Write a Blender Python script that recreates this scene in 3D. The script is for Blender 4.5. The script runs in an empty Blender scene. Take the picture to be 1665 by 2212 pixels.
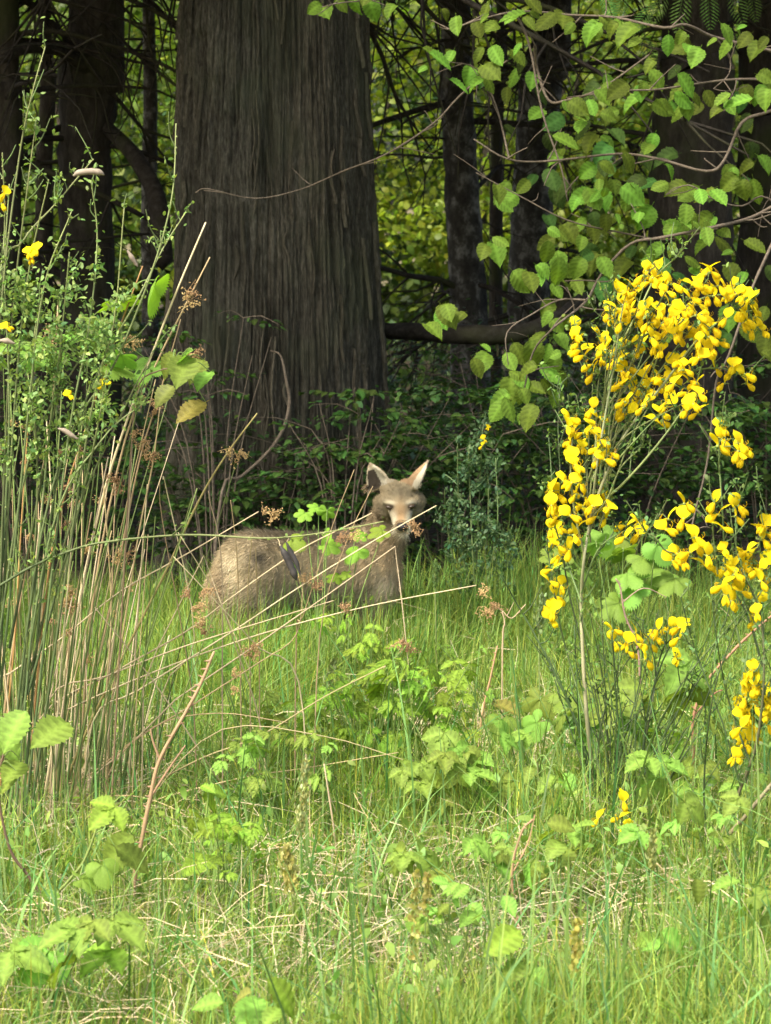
import bpy, math, random
import numpy as np
from mathutils import Vector, Matrix

random.seed(7)
RNG = np.random.default_rng(7)
SC = bpy.context.scene
COL = SC.collection

# ------------------------------------------------------------------ camera
F_PX, CX, CY = 6240.0, 832.5, 1105.5
CAM_H = 1.5
PITCH = math.atan(0.1111)
cam_data = bpy.data.cameras.new('camera')
cam = bpy.data.objects.new('camera', cam_data)
COL.objects.link(cam)
cam.location = (0, 0, CAM_H)
cam.rotation_euler = (math.pi / 2 - PITCH, 0, 0)
cam_data.sensor_fit = 'HORIZONTAL'
cam_data.sensor_width = 24.0
cam_data.lens = 24.0 * F_PX / 1665.0
cam_data.clip_end = 500
cam_data.dof.use_dof = True
cam_data.dof.focus_distance = 7.2
cam_data.dof.aperture_fstop = 11.0
SC.camera = cam

# ------------------------------------------------------------------ light
SUN = Vector((-0.50, -0.50, 0.98)).normalized()
world = bpy.data.worlds.new('World')
SC.world = world
world.use_nodes = True
wn = world.node_tree
bg = wn.nodes['Background']
sky = wn.nodes.new('ShaderNodeTexSky')
sky.sky_type = 'NISHITA'
sky.sun_disc = False
sky.sun_elevation = math.asin(SUN.z)
sky.sun_rotation = math.atan2(SUN.x, SUN.y)
sky.dust_density = 6.0
sky.ozone_density = 0.3
wn.links.new(sky.outputs[0], bg.inputs[0])
bg.inputs[1].default_value = 0.108
sun_d = bpy.data.lights.new('sun', 'SUN')
sun_d.energy = 1.5
sun_d.angle = math.radians(10)
sun_d.color = (1.0, 0.95, 0.86)
sun = bpy.data.objects.new('sun', sun_d)
sun.rotation_euler = SUN.to_track_quat('Z', 'Y').to_euler()
COL.objects.link(sun)
SC.view_settings.view_transform = 'Standard'
SC.view_settings.look = 'None'
SC.view_settings.gamma = 1.0
SC.view_settings.use_curve_mapping = False
SC.view_settings.exposure = 1.95
SC.render.engine = 'CYCLES'
SC.cycles.max_bounces = 8
SC.cycles.diffuse_bounces = 4
SC.cycles.transmission_bounces = 4


# ------------------------------------------------------------------ helpers
def P(px, py, D):
    """point at world depth D seen at photo position (1665 x 2211 units)"""
    a = (px - CX) / F_PX
    b = (CY - py) / F_PX
    dy = math.cos(PITCH) + b * math.sin(PITCH)
    dz = -math.sin(PITCH) + b * math.cos(PITCH)
    s = D / dy
    return np.array((a * s, D, CAM_H + dz * s))


def gp(px, D):
    q = P(px, 1500, D)
    q[2] = 0.0
    return q


def px_m(D):
    return D / F_PX


def unit(v):
    v = np.asarray(v, float)
    n = np.linalg.norm(v)
    return v / n if n > 1e-9 else np.array((0, 0, 1.0))


class MB:
    def __init__(s):
        s.V, s.C, s.T, s.Q, s.n = [], [], [], [], 0

    def add(s, v, tris=None, quads=None, col=None):
        v = np.asarray(v, float).reshape(-1, 3)
        s.V.append(v)
        if col is None:
            c = np.ones((len(v), 3))
        else:
            c = np.asarray(col, float)
            if c.ndim == 1:
                c = np.tile(c, (len(v), 1))
        s.C.append(c)
        if tris is not None and len(tris):
            s.T.append(np.asarray(tris, int).reshape(-1, 3) + s.n)
        if quads is not None and len(quads):
            s.Q.append(np.asarray(quads, int).reshape(-1, 4) + s.n)
        s.n += len(v)

    def mesh(s, name, mat, smooth=True):
        me = bpy.data.meshes.new(name)
        V = np.concatenate(s.V) if s.V else np.zeros((0, 3))
        C = np.concatenate(s.C) if s.C else np.zeros((0, 3))
        T = np.concatenate(s.T) if s.T else np.zeros((0, 3), int)
        Q = np.concatenate(s.Q) if s.Q else np.zeros((0, 4), int)
        me.vertices.add(len(V))
        me.vertices.foreach_set('co', V.astype(np.float32).ravel())
        nl = T.size + Q.size
        me.loops.add(nl)
        me.loops.foreach_set('vertex_index', np.concatenate([T.ravel(), Q.ravel()]).astype(np.int32))
        npoly = len(T) + len(Q)
        me.polygons.add(npoly)
        starts = np.concatenate([np.arange(len(T)) * 3, T.size + np.arange(len(Q)) * 4]).astype(np.int32)
        me.polygons.foreach_set('loop_start', starts)
        me.polygons.foreach_set('use_smooth', np.full(npoly, smooth, dtype=bool))
        at = me.attributes.new('col', 'FLOAT_COLOR', 'POINT')
        at.data.foreach_set('color', np.c_[C, np.ones(len(C))].astype(np.float32).ravel())
        me.update(calc_edges=True)
        me.validate()
        if mat:
            me.materials.append(mat)
        return me

    def build(s, name, mat, parent=None, kind=None, smooth=True):
        return link(name, s.mesh(name, mat, smooth), parent, kind)


def link(name, me, parent=None, kind=None):
    o = bpy.data.objects.new(name, me)
    COL.objects.link(o)
    if parent is not None:
        o.parent = parent
        o.matrix_parent_inverse = parent_inv(parent)
    if kind:
        o['kind'] = kind
    return o


def world_of(o):
    m = o.matrix_basis.copy()
    if o.parent is not None:
        m = world_of(o.parent) @ o.matrix_parent_inverse @ m
    return m


def parent_inv(p):
    return world_of(p).inverted()


def thing(name, label, cat, loc=(0, 0, 0), group=None):
    o = bpy.data.objects.new(name, None)
    o.empty_display_size = 0.1
    COL.objects.link(o)
    o.location = tuple(loc)
    o['label'] = label
    o['category'] = cat
    if group:
        o['group'] = group
    return o


def tag(o, label, cat, group=None):
    o['label'] = label
    o['category'] = cat
    if group:
        o['group'] = group
    return o


def smooth_path(pts, rad, seg=4):
    """Catmull-Rom resample of a polyline with radii"""
    p = [np.asarray(q, float) for q in pts]
    if np.isscalar(rad):
        rad = [rad] * len(p)
    if len(p) < 3:
        return np.array(p), np.array(rad, float)
    P0 = [2 * p[0] - p[1]] + p + [2 * p[-1] - p[-2]]
    out, ro = [], []
    for i in range(len(p) - 1):
        a, b, c, d = P0[i], P0[i + 1], P0[i + 2], P0[i + 3]
        for k in range(seg):
            t = k / seg
            out.append(0.5 * (2 * b + (c - a) * t + (2 * a - 5 * b + 4 * c - d) * t * t + (3 * b - a - 3 * c + d) * t ** 3))
            ro.append(rad[i] + (rad[i + 1] - rad[i]) * t)
    out.append(p[-1])
    ro.append(rad[-1])
    return np.array(out), np.array(ro, float)


def tube(mb, pts, rad, sides=6, col=None, seg=4, smooth=True, lump=0.0):
    if smooth:
        p, r = smooth_path(pts, rad, seg)
    else:
        p = np.array(pts, float)
        r = np.full(len(p), rad) if np.isscalar(rad) else np.array(rad, float)
    n = len(p)
    t = np.gradient(p, axis=0)
    t /= np.maximum(np.linalg.norm(t, axis=1, keepdims=True), 1e-9)
    up = np.array((0.31, 0.93, 0.2)) if abs(t[0][1]) < 0.8 else np.array((0.9, 0.1, 0.3))
    a = np.cross(t, up)
    a /= np.maximum(np.linalg.norm(a, axis=1, keepdims=True), 1e-9)
    b = np.cross(t, a)
    th = np.arange(sides) * 2 * math.pi / sides
    rr = r[:, None] * np.ones(sides)
    if lump:
        rr = rr * (1 + lump * RNG.standard_normal((n, sides)))
    v = p[:, None, :] + rr[:, :, None] * (np.cos(th)[None, :, None] * a[:, None, :] + np.sin(th)[None, :, None] * b[:, None, :])
    i = np.arange(n - 1)[:, None] * sides
    j = np.arange(sides)[None, :]
    j2 = (j + 1) % sides
    q = np.stack([i + j, i + j2, i + sides + j2, i + sides + j], -1).reshape(-1, 4)
    vv = np.concatenate([v.reshape(-1, 3), p[-1:] + t[-1:] * r[-1]])
    k = (n - 1) * sides
    tri = [(k + m, k + (m + 1) % sides, n * sides) for m in range(sides)]
    if col is not None:
        c = np.asarray(col, float)
        if c.ndim == 2 and len(c) == 2:          # gradient along the stem
            w = np.linspace(0, 1, n)[:, None]
            cc = c[0] * (1 - w) + c[1] * w
            c = np.concatenate([np.repeat(cc, sides, axis=0), cc[-1:]])
        col = c
    mb.add(vv, tri, q, col)
    return p


def frame(d, n):
    """matrix whose Y axis is d and Z axis is near n"""
    y = unit(d)
    z = np.asarray(n, float) - np.dot(n, y) * y
    z = unit(z)
    x = np.cross(y, z)
    return np.stack([x, y, z], 1)


def place(me, name, parent, pos, d, n, s=1.0, kind=None):
    o = bpy.data.objects.new(name, me)
    COL.objects.link(o)
    R = frame(d, n) * s
    M = Matrix([[R[0][0], R[0][1], R[0][2], pos[0]], [R[1][0], R[1][1], R[1][2], pos[1]], [R[2][0], R[2][1], R[2][2], pos[2]], [0, 0, 0, 1]])
    if parent is not None:
        o.parent = parent
        o.matrix_parent_inverse = parent_inv(parent)
    o.matrix_basis = M
    if kind:
        o['kind'] = kind
    return o


def rnd(a, b):
    return random.uniform(a, b)


def rvec(s=1.0):
    return RNG.standard_normal(3) * s


# ------------------------------------------------------------------ materials
def new_mat(name):
    m = bpy.data.materials.new(name)
    m.use_nodes = True
    nt = m.node_tree
    nt.nodes.clear()
    out = nt.nodes.new('ShaderNodeOutputMaterial')
    return m, nt, out


def leaf_mat(name, base, transl=0.35, rough=0.5, hue=0.03, val=0.35, noise=30.0, spec=0.3, tint=(1.0, 1.1, 0.55), namt=0.5):
    m, nt, out = new_mat(name)
    N, Lk = nt.nodes, nt.links
    at = N.new('ShaderNodeAttribute')
    at.attribute_name = 'col'
    mul = N.new('ShaderNodeMix')
    mul.data_type = 'RGBA'
    mul.blend_type = 'MULTIPLY'
    mul.inputs[0].default_value = 1.0
    mul.inputs[6].default_value = (*base, 1)
    Lk.new(at.outputs['Color'], mul.inputs[7])
    oi = N.new('ShaderNodeObjectInfo')
    tc = N.new('ShaderNodeTexCoord')
    nz = N.new('ShaderNodeTexNoise')
    nz.inputs['Scale'].default_value = noise
    nz.inputs['Detail'].default_value = 3
    Lk.new(tc.outputs['Object'], nz.inputs['Vector'])
    hs = N.new('ShaderNodeHueSaturation')
    mr = N.new('ShaderNodeMapRange')
    mr.inputs[3].default_value = 0.5 - hue
    mr.inputs[4].default_value = 0.5 + hue
    Lk.new(oi.outputs['Random'], mr.inputs[0])
    Lk.new(mr.outputs[0], hs.inputs['Hue'])
    ma = N.new('ShaderNodeMath')
    ma.operation = 'MULTIPLY_ADD'
    ma.inputs[1].default_value = val * 2
    Lk.new(oi.outputs['Random'], ma.inputs[0])
    ma2 = N.new('ShaderNodeMath')
    ma2.operation = 'MULTIPLY_ADD'
    ma2.inputs[1].default_value = namt
    ma2.inputs[2].default_value = 1.0 - val - namt / 2
    Lk.new(nz.outputs[0], ma2.inputs[0])
    Lk.new(ma2.outputs[0], ma.inputs[2])
    Lk.new(ma.outputs[0], hs.inputs['Value'])
    Lk.new(mul.outputs[2], hs.inputs['Color'])
    pb = N.new('ShaderNodeBsdfPrincipled')
    pb.inputs['Roughness'].default_value = rough
    pb.inputs['Specular IOR Level'].default_value = spec
    Lk.new(hs.outputs[0], pb.inputs['Base Color'])
    if transl > 0:
        tr = N.new('ShaderNodeBsdfTranslucent')
        tm = N.new('ShaderNodeMix')
        tm.data_type = 'RGBA'
        tm.blend_type = 'MULTIPLY'
        tm.inputs[0].default_value = 1.0
        tm.inputs[7].default_value = (*tint, 1)
        Lk.new(hs.outputs[0], tm.inputs[6])
        Lk.new(tm.outputs[2], tr.inputs['Color'])
        mx = N.new('ShaderNodeMixShader')
        mx.inputs[0].default_value = transl
        Lk.new(pb.outputs[0], mx.inputs[1])
        Lk.new(tr.outputs[0], mx.inputs[2])
        Lk.new(mx.outputs[0], out.inputs[0])
    else:
        Lk.new(pb.outputs[0], out.inputs[0])
    return m


def bark_mat(name, c1, c2, c3, scale=(9, 9, 1.2), bump=0.6, rough=0.9, moss=None):
    m, nt, out = new_mat(name)
    N, Lk = nt.nodes, nt.links
    tc = N.new('ShaderNodeTexCoord')
    mp = N.new('ShaderNodeMapping')
    mp.inputs['Scale'].default_value = scale
    Lk.new(tc.outputs['Object'], mp.inputs[0])
    n1 = N.new('ShaderNodeTexNoise')
    n1.inputs['Scale'].default_value = 4
    n1.inputs['Detail'].default_value = 8
    n1.inputs['Roughness'].default_value = 0.7
    Lk.new(mp.outputs[0], n1.inputs['Vector'])
    cr = N.new('ShaderNodeValToRGB')
    e = cr.color_ramp.elements
    e[0].position = 0.3
    e[0].color = (*c1, 1)
    e[1].position = 0.72
    e[1].color = (*c3, 1)
    k = e.new(0.5)
    k.color = (*c2, 1)
    Lk.new(n1.outputs[0], cr.inputs[0])
    col = cr.outputs[0]
    n2 = N.new('ShaderNodeTexNoise')
    n2.inputs['Scale'].default_value = 3.5
    n2.inputs['Detail'].default_value = 5
    Lk.new(tc.outputs['Object'], n2.inputs['Vector'])
    if moss:
        mr = N.new('ShaderNodeMapRange')
        mr.inputs[1].default_value = 0.5
        mr.inputs[2].default_value = 0.68
        mr.inputs[4].default_value = 0.75
        Lk.new(n2.outputs[0], mr.inputs[0])
        mx = N.new('ShaderNodeMix')
        mx.data_type = 'RGBA'
        Lk.new(mr.outputs[0], mx.inputs[0])
        Lk.new(col, mx.inputs[6])
        mx.inputs[7].default_value = (*moss, 1)
        col = mx.outputs[2]
    at = N.new('ShaderNodeAttribute')
    at.attribute_name = 'col'
    mul = N.new('ShaderNodeMix')
    mul.data_type = 'RGBA'
    mul.blend_type = 'MULTIPLY'
    mul.inputs[0].default_value = 1.0
    Lk.new(col, mul.inputs[6])
    Lk.new(at.outputs['Color'], mul.inputs[7])
    pb = N.new('ShaderNodeBsdfPrincipled')
    pb.inputs['Roughness'].default_value = rough
    pb.inputs['Specular IOR Level'].default_value = 0.15
    Lk.new(mul.outputs[2], pb.inputs['Base Color'])
    bp = N.new('ShaderNodeBump')
    bp.inputs['Strength'].default_value = bump
    bp.inputs['Distance'].default_value = 0.012
    Lk.new(n1.outputs[0], bp.inputs['Height'])
    Lk.new(bp.outputs[0], pb.inputs['Normal'])
    Lk.new(pb.outputs[0], out.inputs[0])
    return m


def ground_mat(name, ca, cb, cc):
    m, nt, out = new_mat(name)
    N, Lk = nt.nodes, nt.links
    tc = N.new('ShaderNodeTexCoord')
    n1 = N.new('ShaderNodeTexNoise')
    n1.inputs['Scale'].default_value = 25
    n1.inputs['Detail'].default_value = 8
    Lk.new(tc.outputs['Object'], n1.inputs['Vector'])
    cr = N.new('ShaderNodeValToRGB')
    e = cr.color_ramp.elements
    e[0].position = 0.32
    e[0].color = (*ca, 1)
    e[1].position = 0.7
    e[1].color = (*cc, 1)
    k = e.new(0.5)
    k.color = (*cb, 1)
    Lk.new(n1.outputs[0], cr.inputs[0])
    pb = N.new('ShaderNodeBsdfPrincipled')
    pb.inputs['Roughness'].default_value = 0.95
    pb.inputs['Specular IOR Level'].default_value = 0.1
    Lk.new(cr.outputs[0], pb.inputs['Base Color'])
    bp = N.new('ShaderNodeBump')
    bp.inputs['Strength'].default_value = 0.8
    bp.inputs['Distance'].default_value = 0.03
    Lk.new(n1.outputs[0], bp.inputs['Height'])
    Lk.new(bp.outputs[0], pb.inputs['Normal'])
    Lk.new(pb.outputs[0], out.inputs[0])
    return m


M = {}
M['grass'] = leaf_mat('grass_blades', (1, 1, 1), 0.40, 0.5, 0, 0.0, 8, 0.25, (1.0, 1.15, 0.45), namt=0.2)
M['straw'] = leaf_mat('dead_straw', (1, 1, 1), 0.15, 0.6, 0, 0.0, 8, 0.25, (1, .95, .8), namt=0.2)
M['foliage'] = leaf_mat('forest_foliage', (1, 1, 1), 0.45, 0.5, 0, 0.0, 3, 0.3, namt=0.3)
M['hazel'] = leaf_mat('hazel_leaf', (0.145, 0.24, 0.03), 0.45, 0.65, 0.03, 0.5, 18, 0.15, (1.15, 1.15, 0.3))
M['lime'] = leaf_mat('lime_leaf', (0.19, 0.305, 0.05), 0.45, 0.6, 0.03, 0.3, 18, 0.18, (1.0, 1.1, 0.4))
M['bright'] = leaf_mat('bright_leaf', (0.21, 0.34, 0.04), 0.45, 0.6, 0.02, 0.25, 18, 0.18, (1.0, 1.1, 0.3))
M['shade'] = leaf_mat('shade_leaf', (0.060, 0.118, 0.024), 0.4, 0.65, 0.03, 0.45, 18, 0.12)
M['bluegreen'] = leaf_mat('small_broom_leaf', (0.13, 0.22, 0.085), 0.3, 0.5, 0.02, 0.3, 30, 0.25)
M['aged'] = leaf_mat('aged_leaf', (0.21, 0.22, 0.045), 0.4, 0.5, 0.03, 0.2, 60, 0.3, (1.1, 0.9, 0.3), namt=1.2)
M['redleaf'] = leaf_mat('reddening_leaf', (0.28, 0.24, 0.05), 0.35, 0.5, 0.05, 0.2, 45, 0.3, (1.2, .7, .3), namt=1.2)
M['petal'] = leaf_mat('yellow_petal', (0.82, 0.69, 0.015), 0.45, 0.7, 0.006, 0.12, 40, 0.08, (1.0, 0.98, 0.2), namt=0.2)
M['stem'] = leaf_mat('plant_stem', (1, 1, 1), 0.0, 0.55, 0.012, 0.2, 25, 0.25)
M['seed'] = leaf_mat('seed_head', (0.42, 0.28, 0.13), 0.15, 0.7, 0.015, 0.25, 60, 0.15, (1, .8, .5), namt=0.6)
M['bark'] = bark_mat('cedar_bark', (0.030, 0.0275, 0.018), (0.080, 0.074, 0.053), (0.165, 0.154, 0.118), (30, 30, 8), 0.9, moss=(0.078, 0.084, 0.05))
M['darkbark'] = bark_mat('dark_bark', (0.022, 0.019, 0.014), (0.05, 0.043, 0.032), (0.10, 0.086, 0.066), (7, 7, 2.5), 0.6, moss=(0.05, 0.06, 0.02))
M['palebark'] = bark_mat('mottled_bark', (0.022, 0.02, 0.016), (0.06, 0.056, 0.044), (0.30, 0.295, 0.25), (4, 4, 3), 0.5)
M['twig'] = bark_mat('twig_bark', (0.07, 0.056, 0.04), (0.13, 0.105, 0.075), (0.21, 0.175, 0.13), (20, 20, 20), 0.3)
M['deadwood'] = bark_mat('dead_branch', (0.018, 0.016, 0.012), (0.036, 0.031, 0.024), (0.07, 0.06, 0.048), (9, 9, 9), 0.3, moss=(0.06, 0.065, 0.025))
M['pod'] = leaf_mat('dry_pod', (0.05, 0.045, 0.042), 0.0, 0.6, 0.01, 0.2, 60, 0.3, namt=0.9)
M['palepod'] = leaf_mat('pale_pod', (0.27, 0.225, 0.165), 0.1, 0.6, 0.01, 0.2, 60, 0.3, namt=0.8)
M['fur'] = leaf_mat('coyote_fur', (1, 1, 1), 0.0, 0.8, 0, 0.0, 60, 0.1, namt=0.2)
M['soil'] = ground_mat('meadow_soil', (0.05, 0.045, 0.02), (0.13, 0.11, 0.055), (0.25, 0.21, 0.12))
M['litter'] = ground_mat('forest_litter', (0.02, 0.016, 0.011), (0.05, 0.04, 0.026), (0.10, 0.08, 0.05))


def plain_mat(name, c, rough, spec):
    m, nt, out = new_mat(name)
    N, Lk = nt.nodes, nt.links
    pb = N.new('ShaderNodeBsdfPrincipled')
    nz = N.new('ShaderNodeTexNoise')
    nz.inputs['Scale'].default_value = 120
    cr = N.new('ShaderNodeValToRGB')
    cr.color_ramp.elements[0].color = (*[x * .7 for x in c], 1)
    cr.color_ramp.elements[1].color = (*[x * 1.3 for x in c], 1)
    Lk.new(nz.outputs[0], cr.inputs[0])
    Lk.new(cr.outputs[0], pb.inputs['Base Color'])
    pb.inputs['Roughness'].default_value = rough
    pb.inputs['Specular IOR Level'].default_value = spec
    Lk.new(pb.outputs[0], out.inputs[0])
    return m


M['eye'] = plain_mat('eye_amber_dark', (0.035, 0.024, 0.012), 0.3, 0.3)
M['nose'] = plain_mat('nose_black', (0.018, 0.016, 0.016), 0.35, 0.5)


# ------------------------------------------------------------------ numpy value noise
def vnoise(x, y, z=None, seed=0):
    r = np.random.default_rng(seed)
    tab = r.random(4096)
    z = np.zeros_like(x) if z is None else z
    xi, yi, zi = np.floor(x).astype(int), np.floor(y).astype(int), np.floor(z).astype(int)
    fx, fy, fz = x - xi, y - yi, z - zi
    s = lambda t: t * t * (3 - 2 * t)
    fx, fy, fz = s(fx), s(fy), s(fz)
    h = lambda a, b, c: tab[(a * 73 + b * 1579 + c * 3571) % 4096]
    res = 0
    for dx in (0, 1):
        for dy in (0, 1):
            for dz in (0, 1):
                w = (fx if dx else 1 - fx) * (fy if dy else 1 - fy) * (fz if dz else 1 - fz)
                res = res + w * h(xi + dx, yi + dy, zi + dz)
    return res


# ------------------------------------------------------------------ leaf meshes
def prof_hazel(t):
    return np.interp(t, [0, .04, .12, .25, .42, .6, .75, .86, .94, 1], [0.05, .42, .72, .94, 1, .93, .72, .42, .17, 0])


def prof_ovate(t):
    return np.interp(t, [0, .05, .15, .3, .45, .65, .82, .93, 1], [0.04, .32, .68, .93, 1, .82, .45, .17, 0])


def leaf_grid(mb, L, W, rows=14, teeth=0.08, vein=0.02, nv=6, droop=0.25, fold=0.25, prof=prof_ovate, cols=5, off=(0, 0, 0), ang=0.0, wave=0.0, c0=(1, 1, 1)):
    t = np.linspace(0, 1, rows + 1)
    u = np.linspace(-1, 1, cols)
    T, U = np.meshgrid(t, u, indexing='ij')
    w = prof(T) * W / 2
    jag = 1 + teeth * np.where((np.arange(rows + 1) % 2)[:, None] == 0, 1, -1) * (np.abs(U) > 0.99)
    jag[0] = jag[-1] = 1
    x = U * w * jag
    y = T * L - 0.10 * L * np.abs(U) * np.sin(np.pi * T) * 0
    ph = np.sin(2 * np.pi * nv * (T - 0.22 * np.abs(U)))
    z = vein * L * ph * np.minimum(1, np.abs(U) * 1.6) + fold * np.abs(x) - droop * L * T ** 2 + wave * L * np.sin(5 * T + 2 * U)
    c, s = math.cos(ang), math.sin(ang)
    v = np.stack([c * x - s * y + off[0], s * x + c * y + off[1], z + off[2]], -1).reshape(-1, 3)
    shade = 1 + 0.25 * ph
    shade = np.where(np.abs(U) < 0.01, 1.45, shade)
    col = shade.reshape(-1, 1) * np.array(c0)
    i = np.arange(rows)[:, None] * cols
    j = np.arange(cols - 1)[None, :]
    q = np.stack([i + j, i + j + 1, i + cols + j + 1, i + cols + j], -1).reshape(-1, 4)
    mb.add(v, None, q, col)


def petiole(mb, L, r=0.012):
    tube(mb, [(0, -L, 0), (0, 0, 0)], r, 3, (1.0, 0.95, 0.9), smooth=False)


def lobed_outline(mb, R, lobes, depth, teeth, droop, cup, cut=1.0, sym=2.6):
    """palmate leaf: polar outline about the stalk joint, rings give it curvature"""
    n = 84
    th = np.linspace(-sym, sym, n) + math.pi / 2
    a = np.linspace(-1, 1, n)
    lob = np.abs(np.cos(a * lobes * math.pi / 2)) ** cut
    env = 0.62 + 0.38 * np.cos(a * 1.35) ** 2
    r = R * env * (1 - depth + depth * lob) * (1 + teeth * np.where(np.arange(n) % 2 == 0, 1, -1))
    rings = (0.0, 0.35, 0.7, 1.0)
    V, C = [], []
    for f in rings:
        x = r * f * np.cos(th)
        y = r * f * np.sin(th) + 0.12 * R
        rr = np.hypot(x, y)
        z = -droop * rr ** 2 / R + cup * R * f * (lob - 0.5) + 0.03 * R * np.sin(3 * th + 2 * f)
        V.append(np.stack([x, y, z], -1))
        C.append(np.stack([1 + 0.22 * (lob - 0.6)] * 3, -1))
    q = []
    for k in range(len(rings) - 1):
        i = np.arange(n - 1)
        q.append(np.stack([k * n + i, k * n + i + 1, (k + 1) * n + i + 1, (k + 1) * n + i], -1))
    mb.add(np.concatenate(V), None, np.concatenate(q), np.concatenate(C))


def mk_variants(fn, mat, name, n):
    out = []
    for k in range(n):
        mb = MB()
        fn(mb, k)
        out.append(mb.mesh(name, mat))
    return out


def lf_hazel(mb, k):
    leaf_grid(mb, 1, 0.62 + 0.06 * k, 22, 0.085, 0.022, 6, 0.12 + 0.1 * k, [0.3, -0.2, 0.15, 0.45][k], prof_hazel, 7, wave=0.02 * k)
    petiole(mb, 0.18)


def lf_ovate(mb, k):
    leaf_grid(mb, 1, 0.62 + 0.08 * k, 20, 0.10, 0.020, 6, 0.15 + 0.08 * k, 0.25, prof_ovate, 5)
    petiole(mb, 0.12)


def lf_trifol(mb, k):
    for a, l in ((0, 0.62), (1.15, 0.52), (-1.15, 0.52)):
        leaf_grid(mb, l, l * 0.74, 16, 0.12, 0.022, 5, 0.25 + 0.06 * k, 0.28, prof_ovate, 5, (0, 0.36 if a == 0 else 0.3, 0), a)
    tube(mb, [(0, -0.2, 0), (0, 0.36, 0)], 0.012, 3, (1.0, .95, .9), smooth=False)


def lf_lobed(mb, k):
    lobed_outline(mb, 0.55, 5 if k < 2 else 3, 0.36, 0.06, 0.25 + 0.1 * k, 0.10, 0.8)


def lf_cut(mb, k):
    """deeply divided leaf: leaflets along a short axis"""
    for a, l, o in ((0, 0.5, 0.5), (0.75, 0.42, 0.4), (-0.75, 0.42, 0.4), (1.25, 0.36, 0.12), (-1.25, 0.36, 0.12), (0.55, 0.3, 0.62), (-0.55, 0.3, 0.62)):
        leaf_grid(mb, l, l * 0.5, 8, 0.22, 0.012, 3, 0.2 + 0.08 * k, 0.2, prof_ovate, 5, (0, o, -0.04 * k), a)
    tube(mb, [(0, -0.2, 0), (0, 0.6, 0)], 0.010, 3, (1.0, .95, .9), smooth=False)


LEAF = {}
for nm, fn, n in (('hazel', lf_hazel, 4), ('ovate', lf_ovate, 3), ('trifol', lf_trifol, 3), ('lobed', lf_lobed, 3), ('cut', lf_cut, 3)):
    LEAF[nm] = (fn, n)
_cache = {}


def leaf_mesh(kind, mat):
    key = (kind, mat)
    if key not in _cache:
        fn, n = LEAF[kind]
        _cache[key] = mk_variants(fn, M[mat], 'leaf_' + kind, n)
    return random.choice(_cache[key])


def leaf_cloud(mb, pts, size, cols, up=0.5, aspect=0.6, six=False, dirs=None):
    """many small folded leaves, one at each point"""
    n = len(pts)
    d = RNG.standard_normal((n, 3)) if dirs is None else dirs + RNG.standard_normal((n, 3)) * 0.5
    d[:, 2] -= 0.25
    d /= np.linalg.norm(d, axis=1, keepdims=True)
    nn = RNG.standard_normal((n, 3)) * 0.8
    nn[:, 2] += up * 2
    nn -= (nn * d).sum(1, keepdims=True) * d
    nn /= np.maximum(np.linalg.norm(nn, axis=1, keepdims=True), 1e-6)
    x = np.cross(d, nn)
    s = (np.asarray(size) * np.ones(n))[:, None]
    if six:
        v = np.stack([pts, pts + s * (0.3 * d + 0.5 * aspect * x + .06 * nn), pts + s * (0.72 * d + 0.36 * aspect * x + .04 * nn), pts + s * (d - .1 * nn),
                      pts + s * (0.72 * d - 0.36 * aspect * x + .04 * nn), pts + s * (0.3 * d - 0.5 * aspect * x + .06 * nn)], 1).reshape(-1, 3)
        b = np.arange(n)[:, None] * 6
        t = (b[:, None, :] + np.array([(0, 1, 5), (1, 2, 4), (1, 4, 5), (2, 3, 4)])[None]).reshape(-1, 3)
        k = 6
    else:
        v = np.stack([pts, pts + s * (0.45 * d + 0.5 * aspect * x + .08 * nn), pts + s * d, pts + s * (0.45 * d - 0.5 * aspect * x + .08 * nn)], 1).reshape(-1, 3)
        b = np.arange(n)[:, None] * 4
        t = (b[:, None, :] + np.array([(0, 1, 2), (0, 2, 3)])[None]).reshape(-1, 3)
        k = 4
    mb.add(v, t, None, np.repeat(cols, k, axis=0))


def vary(base, n, v=0.3, h=0.15):
    c = np.tile(np.array(base, float), (n, 1))
    f = np.exp(RNG.standard_normal(n) * v)[:, None]
    g = RNG.standard_normal(n)[:, None] * h
    return np.clip(c * f * np.concatenate([1 + g, np.ones_like(g), 1 - g * 0.5], 1), 0.003, 0.9)


# ================================================================== SETTING
def sheet(name, x0, x1, y0, y1, nx, ny, z, amp, mat):
    mb = MB()
    X, Y = np.meshgrid(np.linspace(x0, x1, nx), np.linspace(y0, y1, ny), indexing='ij')
    Z = z + amp * (vnoise(X * 2.2, Y * 2.2, seed=3) - 0.5)
    i = np.arange(nx - 1)[:, None] * ny
    j = np.arange(ny - 1)[None, :]
    q = np.stack([i + j, i + ny + j, i + ny + j + 1, i + j + 1], -1).reshape(-1, 4)
    mb.add(np.stack([X, Y, Z], -1).reshape(-1, 3), None, q)
    return mb.build(name, M[mat], None, 'structure')


sheet('ground', -150, 150, -60, 240, 3, 3, -0.03, 0, 'soil')
sheet('meadow', -5, 5, 2.5, 10.1, 60, 60, 0.0, 0.03, 'soil')
sheet('forest_floor', -14, 14, 10.0, 42, 80, 80, 0.01, 0.05, 'litter')


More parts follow.
